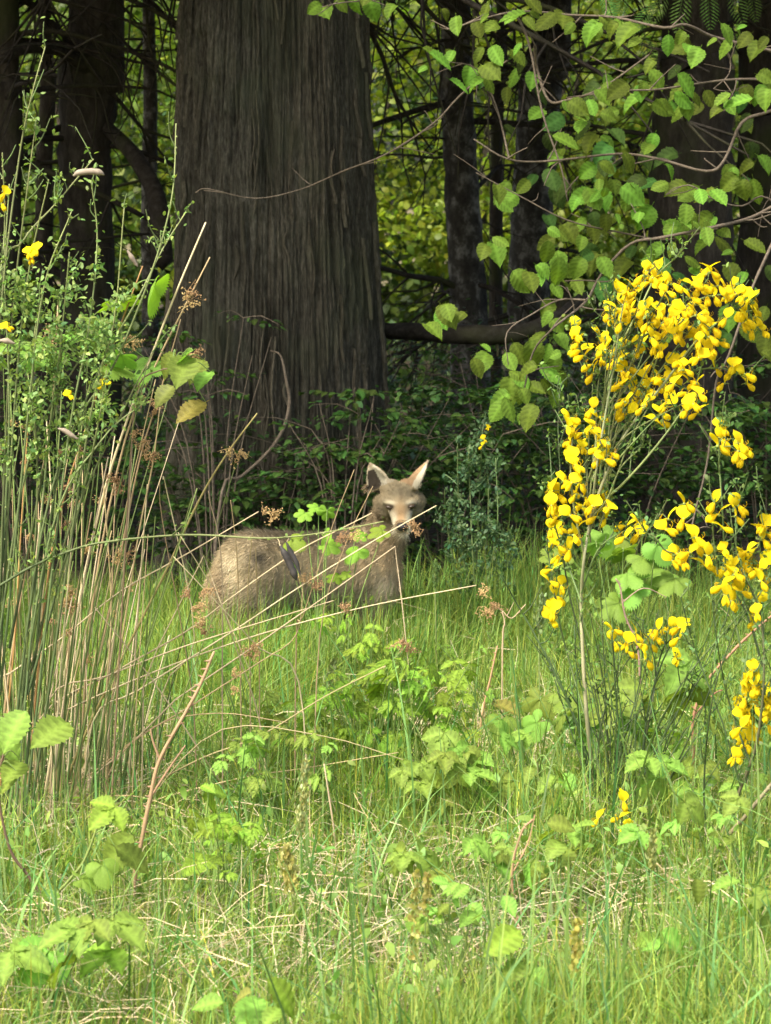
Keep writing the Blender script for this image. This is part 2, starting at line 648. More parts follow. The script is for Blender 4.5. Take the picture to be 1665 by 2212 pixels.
# ------------------------------------------------------------------ grass
def blades(mb, base, H, W, lean, bend, cols, tipc, seg=4):
    """curved tapering blades: base (n,3), H height, W width, lean unit xy (n,2), bend"""
    n = len(base)
    t = np.linspace(0, 1, seg + 1)
    L = np.concatenate([lean, np.zeros((n, 1))], 1)
    side = np.stack([-lean[:, 1], lean[:, 0], np.zeros(n)], 1)
    yaw = RNG.random((n, 1)) * 1.2 - 0.6
    side = side * np.cos(yaw) + L * np.sin(yaw)
    V, C = [], []
    for k, tt in enumerate(t):
        c = base + L * (H * bend * (0.25 * tt + 0.75 * tt ** 2))[:, None]
        c = c + np.array((0, 0, 1.0)) * (H * (tt - 0.35 * bend * tt ** 2))[:, None]
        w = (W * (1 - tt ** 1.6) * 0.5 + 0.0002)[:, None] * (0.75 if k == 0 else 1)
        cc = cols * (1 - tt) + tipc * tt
        if k < seg:
            V += [c - side * w, c + side * w]
            C += [cc, cc]
        else:
            V.append(c)
            C.append(cc)
    k = 2 * seg + 1
    v = np.stack(V, 1).reshape(-1, 3)
    c = np.stack(C, 1).reshape(-1, 3)
    b = np.arange(n)[:, None, None] * k
    q = np.array([(2 * i, 2 * i + 1, 2 * i + 3, 2 * i + 2) for i in range(seg - 1)])[None]
    tr = np.array([(2 * seg - 2, 2 * seg - 1, 2 * seg)])[None]
    mb.add(v, (b + tr).reshape(-1, 3), (b + q).reshape(-1, 4), c)


def meadow_points(n, d0, d1, margin=0.9):
    d = d0 + (d1 - d0) * RNG.random(n) ** 0.9
    x = (RNG.random(n) * 2 - 1) * (0.134 * d + margin)
    return np.stack([x, d, np.zeros(n)], 1)


def grass(name, n, d0, d1, h0, h1, w0, w1, base, tip, bendmax=0.9, thr=None):
    mb = MB()
    p = meadow_points(n, d0, d1)
    pat = vnoise(p[:, 0] * 2.6, p[:, 1] * 1.8, seed=11)
    if thr is not None:
        p = p[RNG.random(len(p)) < np.clip((pat - thr) * 4 + 0.35, 0.08, 1)]
        pat = vnoise(p[:, 0] * 2.6, p[:, 1] * 1.8, seed=11)
    m = len(p)
    a = RNG.random(m) * 2 * math.pi
    lean = np.stack([np.cos(a), np.sin(a)], 1)
    H = (h0 + (h1 - h0) * RNG.random(m) ** 1.4) * (0.5 + 1.0 * pat)
    W = w0 + (w1 - w0) * RNG.random(m)
    bend = RNG.random(m) ** 1.3 * bendmax + 0.05
    c = vary(base, m, 0.25, 0.18)
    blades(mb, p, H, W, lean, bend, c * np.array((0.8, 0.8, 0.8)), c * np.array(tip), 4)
    return mb.build(name, M['grass'], None, 'stuff')


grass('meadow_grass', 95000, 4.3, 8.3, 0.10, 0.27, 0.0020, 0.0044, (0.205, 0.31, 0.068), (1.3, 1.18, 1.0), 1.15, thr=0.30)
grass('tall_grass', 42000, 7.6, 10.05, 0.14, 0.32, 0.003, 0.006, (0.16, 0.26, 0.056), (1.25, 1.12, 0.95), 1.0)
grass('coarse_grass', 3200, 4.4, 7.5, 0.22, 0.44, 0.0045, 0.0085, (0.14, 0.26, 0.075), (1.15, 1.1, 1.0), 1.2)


def straw(name, n, d0, d1, zmax, l0, l1, base, steep, thr=0.45, w0=0.0018, w1=0.0036):
    mb = MB()
    p = meadow_points(n, d0, d1)
    pat = vnoise(p[:, 0] * 2.1 + 9, p[:, 1] * 1.7, seed=5)
    p = p[RNG.random(n) < np.clip((pat - thr) * 4 + 0.4, 0.05, 1)]
    m = len(p)
    a = RNG.random(m) * 2 * math.pi
    z = RNG.random(m) * zmax
    L = l0 + (l1 - l0) * RNG.random(m) ** 1.5
    el = (RNG.random(m) - 0.25) * steep
    d = np.stack([np.cos(a) * np.cos(el), np.sin(a) * np.cos(el), np.sin(el)], 1)
    W = w0 + (w1 - w0) * RNG.random(m)
    s = np.stack([-np.sin(a), np.cos(a), RNG.standard_normal(m) * 0.8], 1)
    s /= np.linalg.norm(s, axis=1, keepdims=True)
    p[:, 2] = z
    sag = np.array((0, 0, 1.0))
    bw = RNG.standard_normal(m) * 0.35
    c = vary(base, m, 0.22, 0.08)
    V, C = [], []
    for t in (0, 0.33, 0.66, 1.0):
        q = p + d * (L * (t - 0.5))[:, None] - sag * (L * 0.5 * (t - 0.4) ** 2)[:, None] + s * (L * bw * (t - 0.5) ** 2)[:, None]
        q[:, 2] = np.maximum(q[:, 2], 0.015)
        w = (W * 0.5 * (1 - 0.6 * t))[:, None]
        V += [q - s * w, q + s * w]
        C += [c, c]
    v = np.stack(V, 1).reshape(-1, 3)
    cc = np.stack(C, 1).reshape(-1, 3)
    b = np.arange(m)[:, None, None] * 8
    quad = np.array([(0, 1, 3, 2), (2, 3, 5, 4), (4, 5, 7, 6)])[None]
    mb.add(v, None, (b + quad).reshape(-1, 4), cc)
    return mb.build(name, M['straw'], None, 'stuff')


straw('dead_straw', 17500, 4.4, 8.0, 0.15, 0.08, 0.42, (0.50, 0.42, 0.26), 1.3, 0.28, w0=0.0011, w1=0.0026)
straw('standing_straw', 4200, 4.5, 9.0, 0.20, 0.12, 0.36, (0.52, 0.43, 0.26), 2.4, 0.35, w0=0.0012, w1=0.0026)

mb = MB()
p = meadow_points(9000, 4.5, 9.3)
pat = vnoise(p[:, 0] * 3.1 + 4, p[:, 1] * 2.3, seed=23)
p = p[RNG.random(len(p)) < np.clip((pat - 0.48) * 5, 0, 1)]
p[:, 2] = 0.08 + 0.16 * RNG.random(len(p))
leaf_cloud(mb, p, 0.016 + 0.022 * RNG.random(len(p)) ** 2, vary((0.19, 0.31, 0.06), len(p), 0.25, 0.12), 0.8, 0.48, True)
mb.build('ground_cover', M['foliage'], None, 'stuff')
mb = MB()
n = 16000
d = 12.2 + 13 * RNG.random(n)
p = np.stack([(RNG.random(n) * 2 - 1) * (0.134 * d + 1.2), d, 0.05 + 0.5 * RNG.random(n) ** 1.5], 1)
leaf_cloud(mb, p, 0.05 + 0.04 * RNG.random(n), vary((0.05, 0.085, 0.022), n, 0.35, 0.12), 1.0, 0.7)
mb.build('woodland_ground_cover', M['foliage'], None, 'stuff')


# ================================================================== TREES
def cedar_crown(root, c, z0, z1, r0, n, base=(0.045, 0.075, 0.025), size=0.22, flat=1.0):
    """sprays carried on whorled limbs"""
    mb = MB()
    nl = 46
    for k in range(nl):
        z = z0 + (z1 - z0) * (k / nl) ** 1.1
        a = k * 2.399 + rnd(-0.3, 0.3)
        L = r0 * (1 - 0.75 * (z - z0) / (z1 - z0)) * rnd(0.8, 1.1)
        m = max(20, int(n / nl))
        t = RNG.random(m) ** 0.7
        sp = (RNG.random(m) * 2 - 1) * 0.42 * L * (0.3 + 0.9 * np.sin(np.pi * np.clip(t, 0.05, 0.95)))
        x = c[0] + np.cos(a) * t * L - np.sin(a) * sp
        y = c[1] + np.sin(a) * t * L + np.cos(a) * sp
        zz = z - 0.10 * L * t ** 2 + 0.12 * t - RNG.random(m) * 0.35
        pts = np.stack([x, y, zz], 1)
        dd = np.tile(np.array((math.cos(a), math.sin(a), -0.3)), (m, 1))
        leaf_cloud(mb, pts, size * (0.6 + 0.8 * RNG.random(m)), vary(base, m, 0.3, 0.15), 0.8, 0.6, True, dd)
    return mb.build('crown', M['foliage'], root, 'stuff')


def dead_branch(root, p0, d, L, r, ntw=6, mat='deadwood', droop=0.35, sides=5):
    mb = MB()
    d = unit(d)
    pts = [np.array(p0, float)]
    n = 6
    for k in range(n):
        d = unit(d + rvec(0.13) + np.array((0, 0, -droop / n)))
        pts.append(pts[-1] + d * L / n)
    tube(mb, pts, list(np.linspace(r, r * 0.25, n + 1)), sides, seg=2)
    for k in range(ntw):
        i = random.randint(1, n - 1)
        q = pts[i]
        e = unit(unit(pts[i + 1] - pts[i]) * 0.6 + rvec(0.5) + np.array((0, 0, -0.3)))
        tp = [q]
        for m in range(3):
            e = unit(e + rvec(0.2) + np.array((0, 0, -0.1)))
            tp.append(tp[-1] + e * L * rnd(0.08, 0.16))
        tube(mb, tp, [r * 0.4, r * 0.3, r * 0.22, r * 0.12], 4, seg=1)
    return mb.build('branch', M[mat], root)


def simple_trunk(root, pts, rads, mat, sides=14, seg=8, lump=0.05):
    mb = MB()
    tube(mb, pts, rads, sides, seg=seg, lump=lump)
    return mb.build('trunk', M[mat], root)


# ---- the big cedar
CX0 = P(592, 700, 11.2)[0]
cedar = thing('cedar_tree', 'huge cedar trunk with furrowed grey-brown bark rising behind the coyote', 'tree', (CX0, 11.2, 0))
zz = np.concatenate([np.linspace(-0.05, 2.6, 300), np.linspace(2.65, 15, 50)])
aa = np.concatenate([np.linspace(math.pi * 0.97, math.pi * 2.03, 560, endpoint=False), np.linspace(math.pi * 0.03, math.pi * 0.97, 110, endpoint=False)])
na_ = len(aa)
Z, A = np.meshgrid(zz, aa, indexing='ij')
Rb = np.interp(Z, [-0.1, 0.0, 0.25, 0.6, 1.3, 2.25, 6, 15], [0.57, 0.52, 0.46, 0.43, 0.388, 0.348, 0.27, 0.04])
ca, sa = np.cos(A), np.sin(A)
wob = vnoise(ca * 3 + 5, sa * 3 + 5, Z * 1.6, seed=2) + 0.35 * vnoise(ca * 9 + 5, sa * 9 + 5, Z * 5, seed=12)
A2 = A + 0.045 * wob                                   # strips wander a little sideways
cb_, sb_ = np.cos(A2), np.sin(A2)
s1 = vnoise(cb_ * 15 + 30, sb_ * 15 + 30, Z * 0.9, seed=4)
s2 = vnoise(cb_ * 34 + 60, sb_ * 34 + 60, Z * 1.9, seed=6)
s7 = vnoise(cb_ * 62 + 90, sb_ * 62 + 90, Z * 4.5, seed=7)
s3 = vnoise(ca * 60 + 90, sa * 60 + 90, Z * 26, seed=8)
s5 = vnoise(cb_ * 40 + 80, sb_ * 40 + 80, Z * 9, seed=14)
s6 = vnoise(ca * 18 + 30, sa * 18 + 30, Z * 7.0, seed=15)
s4 = vnoise(ca * 4 + 60, sa * 4 + 60, Z * 0.5, seed=9)
scaly = np.clip((vnoise(ca * 3 + 17, sa * 3 + 17, Z * 1.1, seed=19) - 0.4) * 4, 0, 1)
furrow = np.clip(np.abs(2 * s1 - 1) * 5.0, 0, 1)
furrow2 = np.clip(np.abs(2 * s2 - 1) * 3.6, 0, 1)
furrow3 = np.clip(np.abs(2 * s7 - 1) * 2.5, 0, 1)
gap1 = np.clip((vnoise(ca * 6 + 3, sa * 6 + 3, Z * 2.4, seed=21) - 0.3) * 3, 0, 1)
disp = (0.024 * (furrow - 1) * gap1 + 0.010 * (furrow2 - 1) + 0.005 * (furrow3 - 1) + 0.006 * (s3 - 0.5) * (0.4 + scaly)
        + 0.008 * (s5 - 0.5) + 0.014 * scaly * (np.clip((s6 - 0.45) * 7, 0, 1) - 0.5) + 0.04 * (s4 - 0.5))
flut = 0.05 * np.exp(-np.clip(Z, 0, 9) / 0.5) * np.sin(5 * A + 1.0)
RR = Rb + disp * np.clip(Rb / 0.3, 0.3, 1) + flut
patch = vnoise(ca * 5 + 7, sa * 5 + 7, Z * 3.0, seed=31)
cshade = 0.78 + 0.35 * (s3 - .5) + 0.5 * (patch - 0.5) + 0.45 * (s5 - .5) + 0.4 * scaly * (s6 - 0.5)
mb = MB()
cc = np.stack([cshade * (1.0 + 0.12 * (s4 - .5)), cshade, cshade * (1.0 - 0.10 * (s4 - .5))], -1)
v = np.stack([CX0 + RR * ca, 11.2 + RR * sa, Z], -1).reshape(-1, 3)
n1 = len(zz)
i = np.arange(n1 - 1)[:, None] * na_
j = np.arange(na_)[None, :]
q = np.stack([i + j, i + (j + 1) % na_, i + na_ + (j + 1) % na_, i + na_ + j], -1).reshape(-1, 4)
mb.add(v, None, q, cc.reshape(-1, 3))
cedar_trunk = mb.build('trunk', M['bark'], cedar)
# peeling fibre strips that stand proud of the bark
for k in range(70):
    a = rnd(math.pi * 1.05, math.pi * 1.95)
    z = rnd(0.45, 2.25)
    L = rnd(0.10, 0.40)
    w = rnd(0.003, 0.008)
    sb = MB()
    rows = 7
    pts = []
    for m in range(rows):
        zq = z + L * m / (rows - 1)
        aq = a + 0.02 * math.sin(m * 0.9 + k)
        rq = np.interp(zq, [0, 0.25, 0.6, 1.3, 2.25, 6], [0.57, 0.49, 0.445, 0.395, 0.35, 0.27]) + 0.013 + (0.012 * (1 - m / 3) if m < 3 else 0)
        ww = w * (0.5 + 0.5 * math.sin(math.pi * (m + 0.5) / rows))
        for sgn, dr in ((-1, -0.012), (-0.5, 0.0), (0.5, 0.002), (1, -0.012)):
            an = aq + sgn * ww / rq
            pts.append((CX0 + (rq + dr) * math.cos(an), 11.2 + (rq + dr) * math.sin(an), zq))
    qq = [(m * 4 + t, m * 4 + t + 1, m * 4 + 5 + t, m * 4 + 4 + t) for m in range(rows - 1) for t in range(3)]
    f = rnd(0.65, 1.15)
    sb.add(pts, None, qq, (f, f * 0.97, f * 0.93))
    sb.build('bark_strip', M['bark'], cedar_trunk)
cedar_crown(cedar, (CX0, 11.2), 3.0, 14, 3.7, 10000)
for k in range(16):
    a = rnd(-0.6, 3.7)
    dead_branch(cedar, (CX0 + 0.33 * math.cos(a), 11.2 + 0.33 * math.sin(a), rnd(2.3, 3.4)), (math.cos(a), math.sin(a), -0.2), rnd(1.2, 2.2), 0.016, 9)

# ---- other trunks  (name, label, px, D, radius, mat, lean, crown reach, branches)
TREES = [
    ('mossy_tree', 'slimmer mossy brown trunk left of the big cedar, dead limbs crossing it', [(205, -200), (195, 100), (185, 330), (190, 600), (195, 1050)], 12.6, [0.115, 0.135, 0.115, 0.115, 0.15], 'darkbark', 3.3),
    ('dark_tree', 'dark trunk cut by the left edge of the photo', [(0, -200), (5, 200), (-5, 600), (-10, 1100)], 12.2, [0.07, 0.085, 0.10, 0.13], 'darkbark', 3.0),
    ('alder_tree', 'mottled grey trunk just right of the big cedar, fork of dark twigs', [(985, -200), (985, 150), (997, 400), (1010, 640), (1020, 1000)], 14.2, [0.07, 0.08, 0.083, 0.09, 0.11], 'palebark', 2.6),
    ('alder_tree', 'paler blotched trunk half hidden by hazel leaves, second right of the cedar', [(1200, -200), (1170, 150), (1150, 450), (1140, 700), (1135, 1000)], 15.0, [0.09, 0.11, 0.11, 0.11, 0.13], 'palebark', 2.6),
    ('slender_tree', 'very thin dark sapling stem between the two mottled trunks', [(1085, -200), (1075, 150), (1072, 420), (1068, 900)], 15.6, [0.025, 0.03, 0.035, 0.04], 'darkbark', 1.2),
    ('shadowed_tree', 'nearly black trunk behind the hazel leaves at upper right', [(1510, -200), (1500, 150), (1490, 450), (1480, 1000)], 12.8, [0.15, 0.17, 0.18, 0.22], 'darkbark', 3.4),
    ('shadowed_tree', 'dark broad trunk at the right edge behind the broom', [(1660, -200), (1665, 300), (1670, 1000)], 13.4, [0.13, 0.15, 0.17], 'darkbark', 3.2),
    ('slender_tree', 'thin dark stem rising between left edge and mossy trunk', [(92, -200), (105, 150), (95, 400), (100, 1050)], 13.6, [0.03, 0.035, 0.04, 0.045], 'darkbark', 1.5),
    ('slender_tree', 'thin grey stem seen in the gap between mossy trunk and cedar', [(318, -200), (325, 150), (322, 500), (330, 1000)], 14.6, [0.03, 0.035, 0.04, 0.045], 'palebark', 1.5),
]
for nm, lab, pix, D, rads, mat, reach in TREES:
    pts = [P(a, b, D) for a, b in pix]
    base = gp(pix[-1][0], D)
    top = pts[0] + (pts[0] - pts[1]) * 0.2 + np.array((0, 0, 8.0))
    root = thing(nm, lab, 'tree', base, 'tree trunks of the shaded wood')
    simple_trunk(root, [top] + pts + [base - np.array((0, 0, 0.05))], [rads[0] * 0.3] + rads + [rads[-1] * 1.3], mat)
    cedar_crown(root, top[:2] * 0.3 + pts[0][:2] * 0.7, 3.4 + rnd(0, 0.6), 11, reach, int(1300 * reach))
    nb = 14 if rads[1] > 0.06 else 7
    for k in range(nb):
        t = RNG.random() * 0.8
        idx = t * (len(pts) - 1)
        i0 = int(idx)
        q = pts[i0] * (1 - idx + i0) + pts[i0 + 1] * (idx - i0)
        a = rnd(0, 2 * math.pi)
        dead_branch(root, q, (math.cos(a) * 1.3, math.sin(a) * 0.6, rnd(-0.5, 0.4)), rnd(0.6, 1.5), rnd(0.005, 0.015) * (1.3 if rads[1] > .06 else 0.7), 7)
    if nm == 'mossy_tree':
        m_ = MB()
        tube(m_, [P(225, 270, 12.55), P(285, 330, 12.4), P(330, 405, 12.3), P(345, 470, 12.25), P(350, 560, 12.2)], [0.03, 0.036, 0.04, 0.045, 0.05], 8)
        m_.build('limb', M['deadwood'], root)
        m_ = MB()
        tube(m_, [P(190, 150, 12.5), P(130, 110, 12.3), P(60, 105, 12.1), P(0, 130, 12.0)], [0.03, 0.025, 0.022, 0.02], 7)
        m_.build('limb', M['deadwood'], root)

# ---- unseen canopy trees, added so their boughs shade the wood
for lab, x, y, z0, reach, n in (
        ('unseen tall cedar added to shade the left wood edge', -3.6, 11.0, 2.9, 3.4, 6500),
        ('unseen tall cedar added to shade the right wood edge', 3.6, 11.6, 3.2, 3.5, 6500),
        ('unseen deep wood cedar added for shade behind the right trunks', 1.6, 14.2, 3.6, 3.4, 5000),
        ('unseen deep wood cedar added for shade behind the left trunks', -1.9, 14.4, 3.6, 3.4, 5000)):
    root = thing('cedar_tree', lab, 'tree', (x, y, 0), 'unseen cedars added to close the canopy')
    if abs(x) > 2:
        simple_trunk(root, [(x, y, 13), (x, y, 5), (x, y, 1.5), (x, y, -0.05)], [0.05, 0.22, 0.3, 0.4], 'bark')
    else:
        xx = 3.6 if x > 0 else -3.2
        simple_trunk(root, [(x, y, 12), (x * 1.2, y, 6), (xx, y, 1.5), (xx, y, -0.05)], [0.05, 0.14, 0.2, 0.26], 'darkbark')
    cedar_crown(root, (x, y), z0, 13, reach, n)


# ---- broadleaf understory trees in the sunny clearing beyond
def bush_tree(name, lab, x, y, h, r, n, base, size, group, zlo=0.2, stems=3):
    root = thing(name, lab, 'tree', (x, y, 0), group)
    for k in range(stems):
        a = rnd(0, 6.28)
        m_ = MB()
        tube(m_, [(x + 0.1 * math.cos(a), y + 0.1 * math.sin(a), -0.03), (x + 0.2 * r * math.cos(a), y + .2 * r * math.sin(a), h * 0.45), (x + 0.45 * r * math.cos(a + .4), y + 0.45 * r * math.sin(a + .4), h * 0.95)], [0.04, 0.028, 0.01], 6)
        m_.build('trunk', M['darkbark'], root)
    mb = MB()
    size *= 0.62
    nc = int(n * 2.0 / 70)
    cen = RNG.standard_normal((nc, 3)) * np.array((r * 0.55, r * 0.5, 1)) * np.array((1, 1, 0))
    cen[:, 2] = zlo + (h - zlo) * RNG.random(nc)
    cen[:, 0] += x
    cen[:, 1] += y
    for c in cen:
        m = 70
        pts = c + RNG.standard_normal((m, 3)) * np.array((0.24, 0.24, 0.09))
        pts[:, 2] = np.abs(pts[:, 2]) + 0.02
        f = math.exp(rnd(-0.3, 0.3))
        leaf_cloud(mb, pts, size * (0.6 + 0.8 * RNG.random(m)), vary(np.array(base) * f, m, 0.2, 0.12), 0.6, 0.75, True)
    mb.build('crown', M['foliage'], root, 'stuff')


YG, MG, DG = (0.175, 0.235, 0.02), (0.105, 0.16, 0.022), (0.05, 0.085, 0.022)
BT = [
    ('sunlit yellow-green maple sapling seen through the gap right of the cedar', 0.55, 22.0, 3.4, 1.1, 2600, YG),
    ('sunlit yellow-green sapling between the two mottled trunks', 1.35, 22.6, 3.2, 1.0, 2200, YG),
    ('bright sapling deep behind the upper right hazel', 2.5, 22.4, 3.2, 1.0, 1900, MG),
    ('mid green sapling glimpsed behind the right edge trunk', 3.6, 23.0, 3.2, 1.1, 1900, MG),
    ('bright sapling seen in the gap between the mossy trunk and the cedar', -1.15, 22.2, 3.4, 1.0, 2200, MG),
    ('green sapling behind the far left trunks', -2.3, 22.4, 3.2, 1.0, 2000, MG),
    ('dim green bush deep behind the cedar trunk', -0.3, 23.6, 3.2, 1.2, 2000, DG),
    ('green bush beyond the left edge trunk', -3.7, 24.0, 3.4, 1.3, 2000, MG),
]
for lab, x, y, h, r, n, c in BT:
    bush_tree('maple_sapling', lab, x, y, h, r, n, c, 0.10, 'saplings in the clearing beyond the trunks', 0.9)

mb = MB()
for k in range(300):
    c = np.array((rnd(-7.5, 7.5), rnd(26.5, 30), rnd(0.0, 4.6)))
    m = 170
    pts = c + RNG.standard_normal((m, 3)) * np.array((0.5, 0.5, 0.3))
    pts[:, 2] = np.maximum(pts[:, 2], 0.02)
    f = math.exp(rnd(-0.6, 0.5))
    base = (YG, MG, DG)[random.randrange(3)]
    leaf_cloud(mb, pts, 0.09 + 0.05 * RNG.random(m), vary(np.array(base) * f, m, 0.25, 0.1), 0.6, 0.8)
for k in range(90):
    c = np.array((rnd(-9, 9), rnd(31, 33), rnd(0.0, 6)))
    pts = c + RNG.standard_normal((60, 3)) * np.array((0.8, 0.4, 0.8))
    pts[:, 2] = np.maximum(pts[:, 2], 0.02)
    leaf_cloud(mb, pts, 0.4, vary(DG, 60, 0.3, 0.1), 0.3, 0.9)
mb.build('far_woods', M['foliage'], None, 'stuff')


# ---- shade shrubs at the foot of the trees
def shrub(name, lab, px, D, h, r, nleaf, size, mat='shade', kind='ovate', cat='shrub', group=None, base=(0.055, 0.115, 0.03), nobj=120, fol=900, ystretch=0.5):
    b = gp(px, D)
    root = thing(name, lab, cat, b, group)
    tips = []
    for k in range(9):
        a = rnd(0, 6.28)
        rr = r * rnd(0.4, 1.0)
        p1 = b + np.array((math.cos(a) * rr * 0.4, math.sin(a) * rr * 0.4 * ystretch, h * rnd(0.45, 0.6)))
        p2 = b + np.array((math.cos(a) * rr, math.sin(a) * rr * ystretch, h * rnd(0.7, 1.0)))
        m_ = MB()
        pp = tube(m_, [b + np.array((math.cos(a) * .03, math.sin(a) * .03, -0.02)), p1, p2], [0.0042, 0.003, 0.0012], 5)
        m_.build('stem', M['twig'], root)
        tips.append(pp)
    allp = np.concatenate(tips)
    allp = allp[allp[:, 2] > 0.06]
    # flat sprays: thin side twigs, leaves in two rows lying level
    spots = []
    while len(spots) < nobj + fol:
        q = allp[random.randrange(len(allp))]
        a = rnd(0, 6.28)
        hd = np.array((math.cos(a), math.sin(a) * ystretch, rnd(-0.15, 0.2)))
        L = r * rnd(0.35, 0.9)
        lz = rnd(0.7, 1.25)
        if random.random() < 0.35 and len(spots) < 700:
            m_ = MB()
            tube(m_, [q, q + hd * L * 0.5 + np.array((0, 0, 0.02)), q + hd * L], [0.0025, 0.002, 0.001], 3, seg=2)
            m_.build('twig', M['twig'], root)
        f = math.exp(rnd(-0.45, 0.45))
        for k in range(16):
            t = rnd(0.1, 1.05)
            sd = np.array((-hd[1], hd[0], 0)) * (1 if k % 2 else -1)
            c = q + hd * L * t + sd * size * rnd(0.2, 1.1) + np.array((0, 0, rnd(-0.012, 0.012)))
            c[2] = max(c[2], 0.03)
            spots.append((c, unit(hd * 0.6 + sd * rnd(0.3, 1.2) + np.array((0, 0, rnd(-0.35, 0.1)))), f))
    random.shuffle(spots)
    spots.sort(key=lambda e: e[0][1] + rnd(0, 0.35))
    for c, d, f in spots[:nobj]:
        place(leaf_mesh(kind, mat), 'leaf', root, c, d, (rnd(-.3, .3), rnd(-0.55, 0.15), 1.0), size * rnd(0.7, 1.25))
    rest = spots[nobj:nobj + fol]
    pts = np.array([e[0] for e in rest])
    dirs = np.array([e[1] for e in rest]) * 2.5
    ff = np.array([e[2] for e in rest])[:, None]
    mb = MB()
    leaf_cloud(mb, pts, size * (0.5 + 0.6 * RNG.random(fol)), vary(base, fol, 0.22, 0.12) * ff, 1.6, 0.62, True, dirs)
    mb.build('foliage', M['foliage'], root, 'stuff')
    return root


SH = [
    ('dim small-leaved shrub under the mossy trunk at the left', 260, 11.6, 0.75, 0.55, 0.038),
    ('dark shrub behind the rush stems at the far left', 60, 11.3, 0.8, 0.55, 0.04),
    ('low shaded shrub at the cedar foot, left half of the trunk', 430, 10.55, 0.62, 0.42, 0.042),
    ('low shaded shrub in front of the middle of the cedar trunk', 600, 10.5, 0.52, 0.38, 0.042),
    ('taller shaded shrub on the cedar foot behind the coyote ears', 790, 10.55, 0.72, 0.42, 0.044),
    ('dense dark shrub right of the coyote head', 960, 10.7, 0.62, 0.42, 0.042),
    ('dark shrub behind the small yellow-topped broom', 1080, 11.0, 0.78, 0.48, 0.042),
    ('dark leafy shrub under the hanging hazel leaves', 1190, 10.8, 0.66, 0.46, 0.044),
    ('dark shrub behind the flowering broom stems', 1340, 10.7, 0.72, 0.5, 0.046),
    ('dark shrub right of the flowering broom', 1500, 10.8, 0.74, 0.5, 0.046),
    ('dark shrub at the right edge beneath the trunk', 1650, 10.7, 0.8, 0.5, 0.046),
    ('far shaded bush under the fallen limb', 900, 12.6, 0.85, 0.7, 0.04),
    ('far shaded bush below the mottled trunks', 1150, 12.9, 0.85, 0.8, 0.04),
    ('far shaded bush behind the right broom', 1450, 12.9, 0.95, 0.8, 0.04),
    ('far shaded bush behind the left rushes', 140, 13.0, 0.9, 0.8, 0.04),
]
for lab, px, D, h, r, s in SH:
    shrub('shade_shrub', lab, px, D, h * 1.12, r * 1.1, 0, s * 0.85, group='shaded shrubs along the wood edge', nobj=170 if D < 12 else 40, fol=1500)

for lab, px, D, h, r in (
        ('sparse small-leaved sprig rising over the left half of the cedar trunk', 470, 10.35, 1.15, 0.33),
        ('sparse small-leaved sprig rising in front of the right side of the cedar trunk', 740, 10.35, 0.86, 0.28)):
    shrub('huckleberry_bush', lab, px, D, h, r, 0, 0.030, group='shaded shrubs along the wood edge', nobj=150, fol=160)

# ---- fallen limb
m_ = MB()
tube(m_, [P(790, 712, 11.7), P(900, 715, 11.6), P(1010, 722, 11.5), P(1090, 722, 11.5), P(1180, 700, 11.6), P(1260, 640, 11.8)], [0.028, 0.036, 0.042, 0.036, 0.03, 0.02], 10, lump=0.10)
for a, b in (((950, 712), (935, 650)), ((1060, 715), (1075, 770)), ((1150, 705), (1170, 760))):
    tube(m_, [P(*a, 11.55), P((a[0] + b[0]) / 2 + 6, (a[1] + b[1]) / 2, 11.5), P(*b, 11.45)], [0.012, 0.009, 0.004], 5)
tag(m_.build('fallen_limb', M['deadwood']), 'dark mossy dead limb lying level right of the cedar trunk', 'dead branch')

# ---- bare curved vine stem in front of the trunk
m_ = MB()
tube(m_, [P(585, 757, 10.6), P(606, 768, 10.55), P(618, 820, 10.5), P(625, 870, 10.5), P(610, 930, 10.45), P(575, 980, 10.4), P(520, 1030, 10.35), P(480, 1060, 10.3), gp(455, 10.25)],
     [0.003, 0.004, 0.006, 0.007, 0.007, 0.006, 0.006, 0.006, 0.007], 6)
tag(m_.build('vine_stem', M['twig']), 'bare hooked brown vine stem curving up in front of the cedar base', 'vine')


